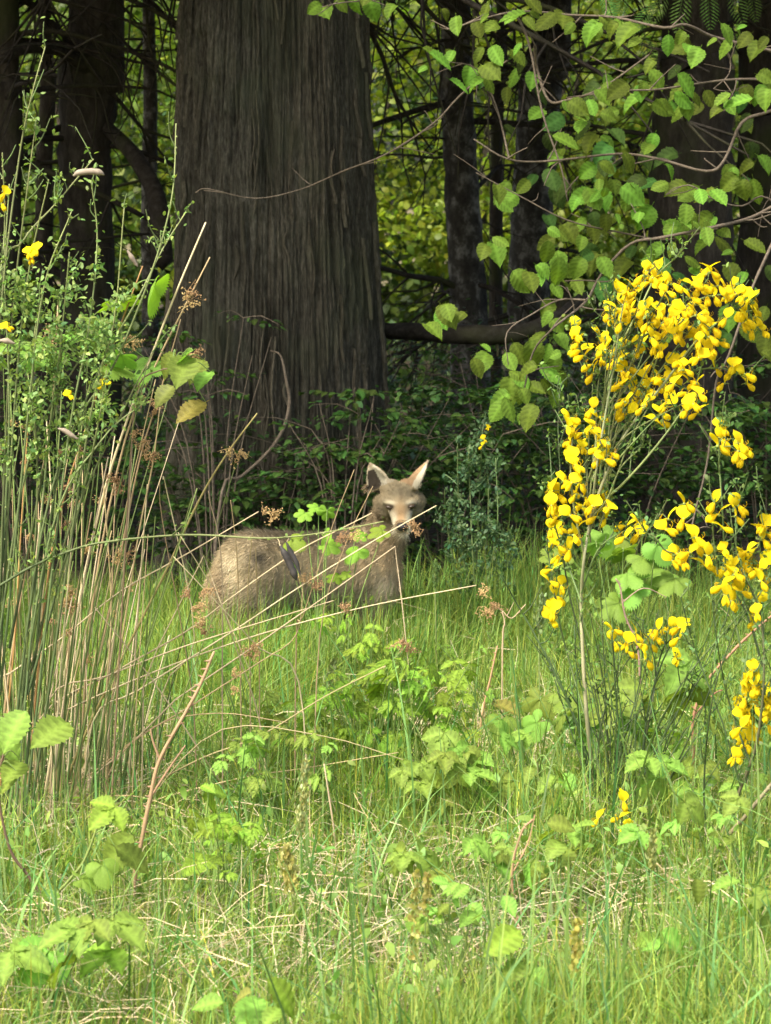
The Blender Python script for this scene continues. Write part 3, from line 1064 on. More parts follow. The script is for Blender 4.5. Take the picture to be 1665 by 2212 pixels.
# ================================================================== HAZEL
HD = 9.5
hz = thing('hazel_shrub', 'hazel with toothed green leaves hanging from branches across the upper right', 'shrub', gp(1790, HD))
m_ = MB()
for k in range(3):
    tube(m_, [gp(1780 + 15 * k, HD) - (0, 0, 0.03), P(1775 + 10 * k, 900, HD + .05 * k), P(1760 - 20 * k, 400, HD - .1 * k), P(1790 + 30 * k, -300, HD + .1 * k)], [0.03, 0.025, 0.02, 0.01], 8)
m_.build('trunk', M['twig'], hz)
HB = [
    ([(1765, 140), (1663, 110), (1543, 80), (1483, 55), (1433, 60), (1330, 40), (1233, 30), (1130, 25), (1040, 40), (970, 62)], 5, 0.0),
    ([(1760, 200), (1663, 240), (1603, 265), (1563, 345), (1523, 370), (1420, 345), (1333, 330), (1183, 350), (1098, 345), (1023, 300)], 5, -0.1),
    ([(1765, 400), (1663, 445), (1623, 470), (1553, 490), (1433, 510), (1358, 530), (1300, 595), (1268, 648), (1218, 688), (1193, 713), (1153, 763), (1130, 853)], 5, -0.25),
    ([(1105, 20), (1143, 95), (1173, 240), (1213, 360), (1225, 435)], 4, 0.2),
    ([(1153, 100), (1160, 150), (1183, 215), (1228, 215), (1300, 190), (1400, 120)], 5, 0.3),
    ([(1770, 170), (1663, 168), (1560, 175), (1430, 190), (1340, 195), (1225, 208)], 4, -0.15),
    ([(1098, 130), (1040, 165), (988, 210), (933, 265), (833, 330), (740, 370), (650, 410), (550, 430), (450, 407), (420, 415)], 3, 0.05),
    ([(1553, 490), (1440, 515), (1333, 500), (1223, 472), (1123, 420), (1028, 370)], 3, -0.1),
    ([(1268, 648), (1210, 650), (1153, 678), (1098, 718), (1098, 788)], 3, -0.3),
    ([(1765, 330), (1690, 480), (1655, 553), (1618, 633), (1573, 768), (1548, 828), (1528, 993), (1502, 1103), (1490, 1150)], 4.5, -0.6),
    ([(1765, 560), (1660, 430), (1600, 445), (1545, 430), (1490, 400), (1440, 420)], 3, -0.2),
    ([(1135, -30), (960, -10), (830, 0), (740, 4), (695, 15)], 3, -0.2),
    ([(1543, 80), (1575, 120), (1573, 160), (1540, 190)], 3.0, -0.05),
    ([(1098, 345), (1070, 230), (1030, 150), (965, 130)], 3.0, 0.0),
]
hb_pts = []
for pix, r, dz in HB:
    m_ = MB()
    n = len(pix)
    pts = [P(a + rnd(-3, 3), b + rnd(-3, 3), HD + dz + 0.06 * math.sin(i * 1.3)) for i, (a, b) in enumerate(pix)]
    pp = tube(m_, pts, list(np.linspace(r * .8, r * 0.36, n) * px_m(HD)), 6, lump=0.08)
    for k in range(n):
        q = pp[random.randrange(len(pp))]
        e = unit(rvec(1) * (1, .6, 1))
        t2 = q + e * rnd(0.05, 0.14)
        tube(m_, [q, q + e * 0.04 + rvec(0.006), t2], [r * .4 * px_m(HD), r * .3 * px_m(HD), r * .18 * px_m(HD)], 4, seg=2)
        hb_pts.append(t2)
    m_.build('branch', M['twig'], hz)
    hb_pts += list(pp)
R2 = [(305, 110), (400, 120), (460, 110), (430, 50), (545, 70), (620, 100), (640, 20), (690, 85), (770, 70), (880, 140), (900, 120), (960, 100), (1020, 110), (1040, 140), (1225, 195), (1275, 200), (1310, 210), (1340, 240), (1460, 210), (1480, 140), (1550, 170), (280, 250), (240, 260), (385, 360), (450, 300), (320, 370), (575, 240), (480, 240), (400, 240), (210, 240), (1175, 340), (830, 460), (890, 460), (850, 490), (970, 490), (1060, 440), (1000, 390), (940, 410), (1100, 400), (1200, 470), (1290, 430), (1260, 480), (1340, 420), (1300, 370), (1400, 430), (1450, 430), (1520, 440), (1560, 400), (1620, 400), (1640, 420), (780, 610), (880, 610), (1055, 700), (960, 720), (870, 740), (1130, 640), (900, 850), (840, 850), (940, 850), (1070, 840), (990, 800), (1040, 870), (1185, 800), (1230, 735), (1255, 810), (1370, 835), (1310, 830), (1440, 850), (1480, 790), (1545, 820), (1500, 760), (1120, 940), (1080, 930), (490, 830), (540, 860), (830, 970), (760, 1010), (795, 1000), (900, 1000), (950, 960), (690, 1050), (1240, 980), (1280, 985), (1320, 940), (1300, 920), (1370, 950), (1390, 1020), (1470, 1055), (1460, 1000), (1360, 1060), (1160, 1085), (480, 1085), (425, 1080), (700, 1090), (-265, 40), (-190, 20), (-130, 30), (-60, 40), (20, 40), (1600, 210), (1640, 330)]
R4 = [(1330, 20), (1170, 10), (950, 40), (1020, 50), (740, 20), (830, 50), (630, 100), (680, 60), (750, 70), (590, 110), (740, 150), (830, 130), (700, 220), (320, 260), (270, 250), (240, 270), (205, 310), (740, 300), (650, 350), (640, 420), (580, 420), (730, 470), (760, 360), (690, 420), (720, 500), (700, 560), (590, 530), (650, 570), (610, 490), (540, 580), (600, 600), (485, 620), (540, 660), (615, 690), (480, 670), (420, 455), (400, 480), (1500, 80), (1630, 250), (1640, 380), (790, 290), (760, 520)]
hl = [(832.9 + a * .5, b * .5) for a, b in R2] + [(832.9 + a * .5, 553 + b * .5) for a, b in R4]
for a, b in hl:
    for k in range(1 if random.random() < 0.42 else 2):
        D = HD - 0.1 + rnd(-0.25, 0.15)
        s = rnd(0.056, 0.098) if k == 0 else rnd(0.035, 0.07)
        c = P(a + (rnd(-30, 30) if k else 0), b + (rnd(-30, 30) if k else 0), D)
        d = unit(np.array((rnd(-1.1, 1.1), rnd(-0.9, 0.2), -1 + rnd(0.0, 0.8))))
        nrm = (rnd(-0.7, 0.7), -1.0, rnd(0.3, 2.2))
        place(leaf_mesh('hazel', 'hazel'), 'leaf', hz, c - d * s * 0.5, d, nrm, s)

for k in range(80):           # deeper layer of the same shrub, its dimness put in by darker leaf colour
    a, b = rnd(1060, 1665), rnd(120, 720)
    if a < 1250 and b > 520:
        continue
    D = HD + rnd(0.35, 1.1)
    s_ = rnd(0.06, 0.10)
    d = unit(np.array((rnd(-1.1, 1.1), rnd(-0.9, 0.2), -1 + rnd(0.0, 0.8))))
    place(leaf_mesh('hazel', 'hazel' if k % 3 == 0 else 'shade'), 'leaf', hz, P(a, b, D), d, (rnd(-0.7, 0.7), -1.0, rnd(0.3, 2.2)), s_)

# ---- cedar fronds hanging at the top right
bough = thing('cedar_bough', 'feathery cedar bough drooping from above at the top right corner', 'bough', P(1560, -60, 9.9))
m_ = MB()
tube(m_, [P(1760, -140, 10.2), P(1640, -80, 10.0), P(1520, -40, 9.9), P(1400, -20, 9.85)], [0.012, 0.01, 0.007, 0.004], 6)
m_.build('stem', M['deadwood'], bough)


def frond(k):
    mb = MB()
    L = 1.0
    tube(mb, [(0, 0, 0), (0.02, 0.5, -0.02), (0, L, -0.10)], [0.008, 0.006, 0.003], 4, seg=3)
    for i in range(11):
        t = 0.06 + i / 11 * 0.92
        l = 0.30 * math.sin(math.pi * min(1, t ** 0.7 * 0.93 + 0.06)) + 0.02
        for s in (-1, 1):
            leaf_grid(mb, l, 0.036, 6, 0.35, 0, 2, 0.15, 0.2, prof_ovate, 3, (0, t * L, -0.10 * t * t), -s * 0.95)
    return mb.mesh('frond', M['shade'])


fr = [frond(k) for k in range(2)]
for a, b, l, dx in ((1440, -20, 0.14, -0.5), (1480, -25, 0.16, -0.2), (1530, -25, 0.15, 0.05), (1580, -30, 0.15, 0.3), (1410, 10, 0.12, -0.7), (1385, 75, 0.13, 0.4), (1350, -15, 0.13, -0.3), (1620, -30, 0.13, 0.2), (1300, -20, 0.12, 0.4)):
    place(random.choice(fr), 'frond', bough, P(a, b, 9.85 + rnd(-.1, .2)), (dx, rnd(-.4, 0), -1), (rnd(-.3, .3), -1, 0.4), l)

# ================================================================== COYOTE
coyote = thing('coyote', 'grey-tan coyote standing side-on in the grass, head turned to the camera', 'coyote', gp(650, 9.1))


def ball(mb, c, r, seg=16, rings=10, sc=(1, 1, 1), rot=None):
    th = np.linspace(0, math.pi, rings + 1)
    ph = np.arange(seg) * 2 * math.pi / seg
    T, H = np.meshgrid(th[1:-1], ph, indexing='ij')
    v = np.stack([np.sin(T) * np.cos(H), np.sin(T) * np.sin(H), np.cos(T)], -1).reshape(-1, 3)
    v = np.concatenate([v, [(0, 0, 1), (0, 0, -1)]]) * r * np.array(sc)
    if rot is not None:
        v = v @ np.asarray(rot).T
    v = v + np.asarray(c)
    q = [(i * seg + j, (i + 1) * seg + j, (i + 1) * seg + (j + 1) % seg, i * seg + (j + 1) % seg) for i in range(rings - 2) for j in range(seg)]
    n = (rings - 1) * seg
    t = [(n, j, (j + 1) % seg) for j in range(seg)] + [(n + 1, (rings - 2) * seg + (j + 1) % seg, (rings - 2) * seg + j) for j in range(seg)]
    mb.add(v, t, q)


def capsule(mb, p0, r0, p1, r1):
    p0, p1 = np.asarray(p0), np.asarray(p1)
    L = np.linalg.norm(p1 - p0)
    n = max(2, int(L / (0.35 * min(r0, r1))) + 1)
    for k in range(n + 1):
        t = k / n
        ball(mb, p0 + (p1 - p0) * t, r0 + (r1 - r0) * t, 14, 9)


cb = MB()
rump, mid, chest = P(547, 1228, 8.93), P(660, 1232, 9.06), P(785, 1236, 9.18)
capsule(cb, rump, 0.116, mid, 0.116)
capsule(cb, mid, 0.116, chest, 0.120)
ball(cb, P(528, 1268, 8.91), 0.098)
ball(cb, P(800, 1262, 9.16), 0.092)
capsule(cb, chest + np.array((0.01, 0, 0.03)), 0.104, P(824, 1175, 9.19), 0.070)
capsule(cb, P(824, 1175, 9.19), 0.070, P(846, 1110, 9.175), 0.057)
capsule(cb, P(740, 1215, 9.17), 0.10, P(812, 1172, 9.2), 0.064)
# head
ball(cb, P(861, 1076, 9.12), 0.056, sc=(1.02, 1.0, 0.9))
ball(cb, P(836, 1086, 9.12), 0.036)
ball(cb, P(889, 1083, 9.12), 0.036)
ball(cb, P(829, 1102, 9.125), 0.031)
ball(cb, P(892, 1101, 9.125), 0.030)
ball(cb, P(826, 1086, 9.135), 0.030)
ball(cb, P(899, 1083, 9.135), 0.030)
ball(cb, P(845, 1058, 9.125), 0.036)
ball(cb, P(879, 1057, 9.125), 0.036)
capsule(cb, P(865, 1096, 9.075), 0.041, P(867, 1118, 9.020), 0.032)
capsule(cb, P(867, 1118, 9.020), 0.032, P(869, 1137, 8.968), 0.0235)
capsule(cb, P(866, 1122, 9.05), 0.030, P(869, 1146, 8.985), 0.018)
for sx, bx in ((-1, 843), (1, 886)):      # brow ridges slant down to the nose
    capsule(cb, P(bx + sx * 8, 1083, 9.072), 0.014, P(bx - sx * 7, 1088, 9.052), 0.012)
# legs, each through its joints down to the ground
def leg(xs):
    for (a, ra), (b, rb) in zip(xs[:-1], xs[1:]):
        capsule(cb, a, ra, b, rb)


for dx, dd in ((0, 0.0), (28, 0.10)):
    f0 = 815 - dx * 1.2
    g = gp(f0 + 4, 9.14 + dd)
    leg([(P(f0 - 12, 1290, 9.14 + dd), 0.055), (P(f0 - 8, 1350, 9.14 + dd), 0.032), (g + np.array((0, 0, 0.10)), 0.020), (g + np.array((0.0, -0.01, 0.022)), 0.018), (g + np.array((0.03, -0.03, 0.017)), 0.018)])
    r0 = 518 + dx
    g = gp(r0 - 15, 8.90 + dd)
    leg([(P(r0 + 5, 1275, 8.92 + dd), 0.085), (P(r0 + 28, 1335, 8.91 + dd), 0.050), (g + np.array((-0.03, 0.0, 0.14)), 0.022), (g + np.array((0, 0, 0.024)), 0.018), (g + np.array((0.03, -0.02, 0.017)), 0.018)])
# tail hanging
tl = [P(490, 1215, 8.98), P(474, 1262, 8.98), P(466, 1330, 9.0), P(464, 1390, 9.02)]
for a, b, ra, rb in zip(tl[:-1], tl[1:], (0.03, 0.038, 0.042), (0.038, 0.042, 0.02)):
    capsule(cb, a, ra, b, rb)


def ear(mb, base, tip, face, W, th=0.008):
    """cupped ear: open side looks along face"""
    base, tip = np.asarray(base), np.asarray(tip)
    R = frame(tip - base, face)
    L = np.linalg.norm(tip - base)
    rows, cols = 10, 9
    outer, inner = [], []
    for i in range(rows + 1):
        t = i / rows
        w = W * (0.92 * (1 - t ** 1.9) * (0.82 + 0.5 * t * (1 - t) * 1.6)) + 0.004
        dep = w * 0.75 * (1 - 0.4 * t)
        for j in range(cols):
            a = -1 + 2 * j / (cols - 1)
            x = w * math.sin(a * 1.45)
            z = -dep * math.cos(a * 1.45)
            outer.append((x, t * L, z))
            k = max(0.0, 1 - th / max(w, th))
            inner.append((x * k, t * L * 0.985, z * k + th * 0.6))
    n = len(outer)
    v = np.array(outer + inner) @ R.T + base
    q = []
    for i in range(rows):
        for j in range(cols - 1):
            a = i * cols + j
            q.append((a, a + 1, a + cols + 1, a + cols))
            q.append((n + a, n + a + cols, n + a + cols + 1, n + a + 1))
        for a, b in ((i * cols, (i + 1) * cols), ((i + 1) * cols + cols - 1, i * cols + cols - 1)):
            q.append((a, b, n + b, n + a))
    for j in range(cols - 1):
        q.append((j + 1, j, n + j, n + j + 1))
        a = rows * cols + j
        q.append((a, a + 1, n + a + 1, n + a))
    mb.add(v, None, q)


earL = (P(820, 1056, 9.125), P(798, 997, 9.14), np.array((-0.38, -1, 0.05)), 0.044)
earR = (P(893, 1058, 9.125), P(926, 992, 9.14), np.array((0.90, 0.30, 0.1)), 0.047)
ear(cb, *earL)
ear(cb, *earR)
raw = cb.mesh('coyote_raw', None)
tmp = bpy.data.objects.new('coyote_raw', raw)
COL.objects.link(tmp)
md = tmp.modifiers.new('r', 'REMESH')
md.mode = 'VOXEL'
md.voxel_size = 0.0042
sm = tmp.modifiers.new('s', 'SMOOTH')
sm.factor = 0.5
sm.iterations = 4
dg = bpy.context.evaluated_depsgraph_get()
ev = tmp.evaluated_get(dg)
me = bpy.data.meshes.new_from_object(ev)
bpy.data.objects.remove(tmp)
bpy.data.meshes.remove(raw)
nv = len(me.vertices)
co = np.zeros(nv * 3, np.float32)
me.vertices.foreach_get('co', co)
co = co.reshape(-1, 3).astype(float)
no = np.zeros(nv * 3, np.float32)
me.vertices.foreach_get('normal', no)
no = no.reshape(-1, 3)
# coat pattern: anchors in space with their own fur colour
base_c = np.array((0.345, 0.28, 0.18))
fc = np.tile(base_c, (nv, 1))


def dab(p, s, c, k=1.0, side=None):
    global fc
    dlt = (co - np.asarray(p)) / np.asarray(s)
    w = np.exp(-(dlt ** 2).sum(1)) * k
    w = np.clip(w, 0, 1)[:, None]
    fc = fc * (1 - w) + np.array(c) * w


back_z = rump[2] + 0.10
grz = vnoise(co[:, 0] * 22, co[:, 1] * 22, co[:, 2] * 22, seed=17)
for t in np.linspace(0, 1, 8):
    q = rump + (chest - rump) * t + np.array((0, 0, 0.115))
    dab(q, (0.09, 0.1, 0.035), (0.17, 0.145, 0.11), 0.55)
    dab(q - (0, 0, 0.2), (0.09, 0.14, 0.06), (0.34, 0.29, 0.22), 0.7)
dab(P(500, 1215, 8.83), (0.035, 0.09, 0.035), (0.62, 0.54, 0.40), 1.0)
dab(P(505, 1260, 8.82), (0.02, 0.06, 0.06), (0.42, 0.36, 0.26), .8)
dab(P(562, 1205, 8.83), (0.035, 0.09, 0.028), (0.075, 0.066, 0.055), 0.95)
dab(P(600, 1235, 8.88), (0.035, 0.1, 0.025), (0.17, 0.14, 0.105), 0.6)
dab(P(700, 1235, 8.97), (0.10, 0.1, 0.05), (0.42, 0.335, 0.22), 0.7)
dab(P(790, 1220, 9.08), (0.05, 0.1, 0.05), (0.44, 0.34, 0.215), 0.7)
dab(P(470, 1265, 8.85), (0.03, 0.1, 0.06), (0.20, 0.15, 0.10), .8)
dab(P(838, 1230, 9.08), (0.04, 0.08, 0.06), (0.42, 0.34, 0.23), .8)
dab(P(835, 1265, 9.06), (0.035, 0.08, 0.035), (0.52, 0.46, 0.35), .8)
dab(P(840, 1180, 9.14), (0.05, 0.08, 0.07), (0.31, 0.235, 0.145), .8)
dab(P(812, 1130, 9.16), (0.03, 0.08, 0.05), (0.17, 0.13, 0.085), .9)
# head
dab(P(861, 1062, 9.08), (0.05, 0.05, 0.03), (0.22, 0.185, 0.125), 1)
dab(P(866, 1075, 9.06), (0.007, 0.04, 0.022), (0.15, 0.115, 0.075), .75)
dab(P(866, 1120, 9.01), (0.02, 0.05, 0.045), (0.32, 0.215, 0.12), 1)
dab(P(865, 1100, 9.03), (0.022, 0.03, 0.016), (0.33, 0.24, 0.14), 1)
for ex in (842, 888):
    sg = -1 if ex < 865 else 1
    dab(P(ex, 1086, 9.05), (0.018, 0.03, 0.007), (0.80, 0.72, 0.54), .95)
    dab(P(ex + sg * 4, 1108, 9.05), (0.020, 0.04, 0.012), (0.62, 0.55, 0.41), .85)
    dab(P(867 + sg * 17, 1128, 9.0), (0.012, 0.05, 0.030), (0.80, 0.75, 0.60), .95)
    dab(P(867 + sg * 10, 1146, 8.99), (0.014, 0.03, 0.012), (0.85, 0.82, 0.70), .95)
    dab(P(ex + sg * 14, 1104, 9.08), (0.012, 0.04, 0.03), (0.42, 0.36, 0.26), .6)
    dab(P(ex, 1095, 9.045), (0.017, 0.025, 0.0085), (0.03, 0.024, 0.018), 1.8)
    dab(P(ex - sg * 10, 1102, 9.04), (0.007, 0.02, 0.005), (0.05, 0.04, 0.03), 1.0)
dab(P(866, 1118, 9.0), (0.012, 0.06, 0.026), (0.40, 0.255, 0.135), .9)
dab(P(865, 1098, 9.03), (0.016, 0.05, 0.014), (0.40, 0.275, 0.155), .8)
dab(P(818, 1105, 9.12), (0.012, 0.06, 0.035), (0.12, 0.09, 0.06), .7)
# ears: rim, dark hollow and tawny back
for base, tip, face, W in (earL, earR):
    R = frame(tip - base, face)
    l = (co - base) @ R
    L = np.linalg.norm(tip - base)
    t = l[:, 1] / L
    inside = (t > 0.06) & (t < 1.08) & (np.abs(l[:, 0]) < W * 1.25) & (np.abs(l[:, 2]) < W * 1.1)
    facing = (no @ R)[:, 2]
    hollow = inside & (facing > 0.15) & (np.abs(l[:, 0]) < W * 0.72 * (1 - t ** 2) + 0.002)
    sgn = 1 if base[0] < P(860, 1000, 9.1)[0] else -1
    fc[inside] = np.array((0.33, 0.22, 0.13))
    rim = inside & (facing > -0.2)
    fc[rim] = np.array((0.36, 0.31, 0.23))
    u = l[:, 0] * sgn / W
    rim2 = inside & (np.abs(l[:, 0]) > 0.62 * W * (1 - t ** 2)) & (facing < 0.35)
    if sgn < 0:
        fc[rim2 & (l[:, 0] * (1 if R[0, 0] > 0 else -1) > 0)] = np.array((0.46, 0.42, 0.33))
    w = hollow & (u < 0.12) & (t < 0.72)
    fc[w] = np.array((0.055, 0.045, 0.035))
    w = hollow & (u >= 0.12)
    fc[w] = np.array((0.40, 0.37, 0.30))
    tp = inside & (t > 0.85)
    fc[tp] = np.array((0.24, 0.19, 0.14))
fc = fc * (0.80 + 0.30 * grz)[:, None] * np.array((1.0, 0.97, 0.86))
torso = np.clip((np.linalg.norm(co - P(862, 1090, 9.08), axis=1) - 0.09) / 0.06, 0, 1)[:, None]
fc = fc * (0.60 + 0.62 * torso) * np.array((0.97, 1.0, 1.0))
at = me.attributes.new('col', 'FLOAT_COLOR', 'POINT')
at.data.foreach_set('color', np.c_[fc, np.ones(nv)].astype(np.float32).ravel())
me.materials.clear()
me.materials.append(M['fur'])
me.polygons.foreach_set('use_smooth', np.ones(len(me.polygons), bool))
me.name = 'body'
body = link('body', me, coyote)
# fur: short hairs over the coat, lying head to tail
nf = 140000
idx = RNG.integers(0, nv, nf)
cp, cn, ccx = co[idx], no[idx].astype(float), fc[idx]
hd = P(862, 1090, 9.08)
dh = np.linalg.norm(cp - hd, axis=1)
head = dh < 0.12
isear = (cp[:, 2] > P(860, 1046, 9.1)[2]) & (dh < 0.2)
flow = np.tile(unit(rump - chest) + np.array((0, 0, -0.55)), (nf, 1))
hf = cp - P(868, 1125, 9.0)
hf /= np.maximum(np.linalg.norm(hf, axis=1, keepdims=True), 1e-6)
flow[head] = hf[head]
ln = np.where(isear, 0.006, np.where(head, 0.003 + 0.07 * np.clip(np.linalg.norm(cp - P(868, 1130, 9.0), axis=1), 0, .12), 0.026)) * (0.6 + 0.8 * RNG.random(nf))
keep = np.linalg.norm(cp - P(869, 1138, 8.952), axis=1) > 0.019
for ex, ey in ((842, 1096), (888, 1094)):
    keep &= np.linalg.norm(cp - P(ex, ey, 9.045), axis=1) > 0.0145
fl = flow - (flow * cn).sum(1, keepdims=True) * cn
dv = cn * 0.27 + fl * 0.9 + RNG.standard_normal((nf, 3)) * 0.22
dv /= np.linalg.norm(dv, axis=1, keepdims=True)
sd = np.cross(dv, RNG.standard_normal((nf, 3)))
sd /= np.maximum(np.linalg.norm(sd, axis=1, keepdims=True), 1e-6)
wd = 0.0008
cp2 = cp - cn * 0.002
hv = np.stack([cp2 - sd * wd, cp2 + sd * wd, cp2 + dv * ln[:, None]], 1)[keep]
hc = ccx * np.exp(RNG.standard_normal((nf, 1)) * 0.22)
hc = np.repeat(hc[keep], 3, axis=0)
fb = MB()
fb.add(hv.reshape(-1, 3), np.arange(len(hv) * 3).reshape(-1, 3), None, hc)
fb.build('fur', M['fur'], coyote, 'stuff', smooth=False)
for ex, ey in ((842, 1096), (888, 1094)):
    eb = MB()
    sg = -1 if ex < 865 else 1
    an = 0.30 * sg
    RE = np.array(((math.cos(an), 0, -math.sin(an)), (0, 1, 0), (math.sin(an), 0, math.cos(an))))
    ball(eb, P(ex, ey, 9.042), 0.0125, 16, 12, (1.2, 1, 0.66), RE)
    eb.build('eye', M['eye'], coyote)
nb_ = MB()
ball(nb_, P(869, 1138, 8.950), 0.0175, 16, 12, (1.05, 0.9, 0.85))
nb_.build('nose', M['nose'], coyote)

# ================================================================== BROOM
def flower_meshes():
    out = []
    for v in range(4):
        mb = MB()
        n, m = 7, 8
        V, C = [], []
        for i in range(n):
            for j in range(m):
                u = -1 + 2 * i / (n - 1)
                t = j / (m - 1)
                w = (0.33 + 0.03 * v) * np.interp(t, [0, .15, .4, .62, .82, .94, 1], [.12, .38, .86, 1, .86, .52, .12])
                x = u * w
                z = 0.02 + 0.64 * t - 0.06 * u * u * t
                y = -0.04 + 0.10 * t - (0.30 + 0.10 * v) * t * t - (0.16 - 0.10 * v) * u * u * (0.4 + 0.6 * t) - 0.04 * (abs(u) < 0.2) * t
                V.append((x, y, z))
                C.append((1, 1 - 0.08 * (1 - t), 1))
        q = [(i * m + j, (i + 1) * m + j, (i + 1) * m + j + 1, i * m + j + 1) for i in range(n - 1) for j in range(m - 1)]
        mb.add(V, None, q, C)
        ban = mb.mesh('banner_petal', M['petal'])
        mb = MB()
        op = (0.03, 0.06, 0.11, 0.02)[v]
        for sgn in (-1, 1):
            rows, k = 8, 7
            V, C = [], []
            for i in range(rows):
                t = i / (rows - 1)
                r = (0.03, 0.08, 0.125, 0.16, 0.175, 0.16, 0.10, 0.015)[i]
                c = np.array((sgn * (0.05 + op * t), 0.02 + 0.56 * t * (1 - 0.30 * t), 0.03 - 0.50 * t))
                for j in range(k):
                    a = j * 2 * math.pi / k
                    V.append(c + r * np.array((0.62 * math.cos(a), 0.95 * math.sin(a), 0.35 * math.sin(a))))
                    C.append((0.98, 0.90 + 0.06 * t, 1))
            q = [(i * k + j, i * k + (j + 1) % k, (i + 1) * k + (j + 1) % k, (i + 1) * k + j) for i in range(rows - 1) for j in range(k)]
            mb.add(V, None, q, C)
        wing = mb.mesh('wing_petals', M['petal'])
        mb = MB()
        for i in range(4):
            a = (i - 1.5) * 0.16
            tube(mb, [(0.01 * i, 0.0, 0.0), (a * 0.3, 0.24, -0.05 - 0.04 * i), (a, 0.34, 0.08 - 0.04 * i), (a * 1.2, 0.26, 0.20 - .05 * i)], 0.010, 3, (0.9, 0.75, 0.6), seg=2)
        sta = mb.mesh('stamens', M['petal'])
        mb = MB()
        ball(mb, (0, -0.06, 0.0), 0.075, 7, 5, (0.9, 1.3, 1))
        tube(mb, [(0, -0.14, 0), (0, -0.34, -0.06)], 0.022, 4, smooth=False)
        mb.C = [np.tile(np.array((0.22, 0.28, 0.06)), (len(c), 1)) for c in mb.C]
        cal = mb.mesh('flower', M['stem'])
        out.append((cal, ban, wing, sta))
    return out


FL = flower_meshes()


def flower(root, pos, s, stamens=True, yaw=None):
    a = rnd(-1.9, 1.9) if yaw is None else yaw
    fwd = unit(np.array((math.sin(a), -math.cos(a), rnd(-0.35, 0.5))))
    up = unit(np.array((rnd(-0.8, 0.8), rnd(-0.4, 0.3), 1)))
    cal, ban, wing, sta = random.choice(FL)
    f = place(cal, 'flower', root, pos, fwd, up, s)
    for nm, me_ in (('banner_petal', ban), ('wing_petals', wing)) + ((('stamens', sta),) if stamens else ()):
        o = bpy.data.objects.new(nm, me_)
        COL.objects.link(o)
        o.parent = f
    return f


def broom_stem(root, pix, r0, r1, D, c0, c1, leaves, seg=4, dj=0.12, sides=6, ribs=True):
    m_ = MB()
    n = len(pix)
    dj_ = rnd(-dj, dj)
    pts = [P(a, b, D + dj_ * (i / max(1, n - 1)) + 0.03 * math.sin(2.1 * i + a)) for i, (a, b) in enumerate(pix)]
    pts[-1] = pts[-1]
    pp = tube(m_, pts, list(np.linspace(r0, r1, n) * px_m(D)), sides, (c0, c1), seg, lump=0.06)
    for q in pp[2:]:
        if random.random() < 0.55:          # side nodes
            ball(m_, q + rvec(0.0012), r1 * 1.5 * px_m(D), 5, 4)
            m_.C[-1][:] = np.array(c1) * 1.2
    m_.build('stem', M['stem'], root)
    leaves.append(pp)
    return pp


def sprigs(root, pp, n, D, c, out, lmin=20, lmax=70, up=0.8):
    """short green side twigs; returns points"""
    for k in range(n):
        m_ = MB()
        i = random.randint(len(pp) // 5, len(pp) - 1)
        q = pp[i]
        e = unit(np.array((rnd(-1, 1), rnd(-0.6, 0.6), up + rnd(-0.3, 0.5))))
        L = rnd(lmin, lmax) * px_m(D)
        t = tube(m_, [q, q + e * L * 0.5 + rvec(0.004), q + e * L + np.array((0, 0, L * 0.15))], [1.6 * px_m(D), 1.3 * px_m(D), 0.9 * px_m(D)], 4, c, 3)
        out.append(t)
        m_.build('twig', M['stem'], root)


def leaflets(root, paths, n, size, base, mat='foliage', spread=0.006):
    allp = np.concatenate([p[1:] for p in paths])
    pts = allp[RNG.integers(0, len(allp), n)] + RNG.standard_normal((n, 3)) * spread
    mb = MB()
    leaf_cloud(mb, pts, size * (0.6 + 0.8 * RNG.random(n)), vary(base, n, 0.25, 0.12), 0.5, 0.5, True)
    mb.build('leaflets', M[mat], root, 'stuff')


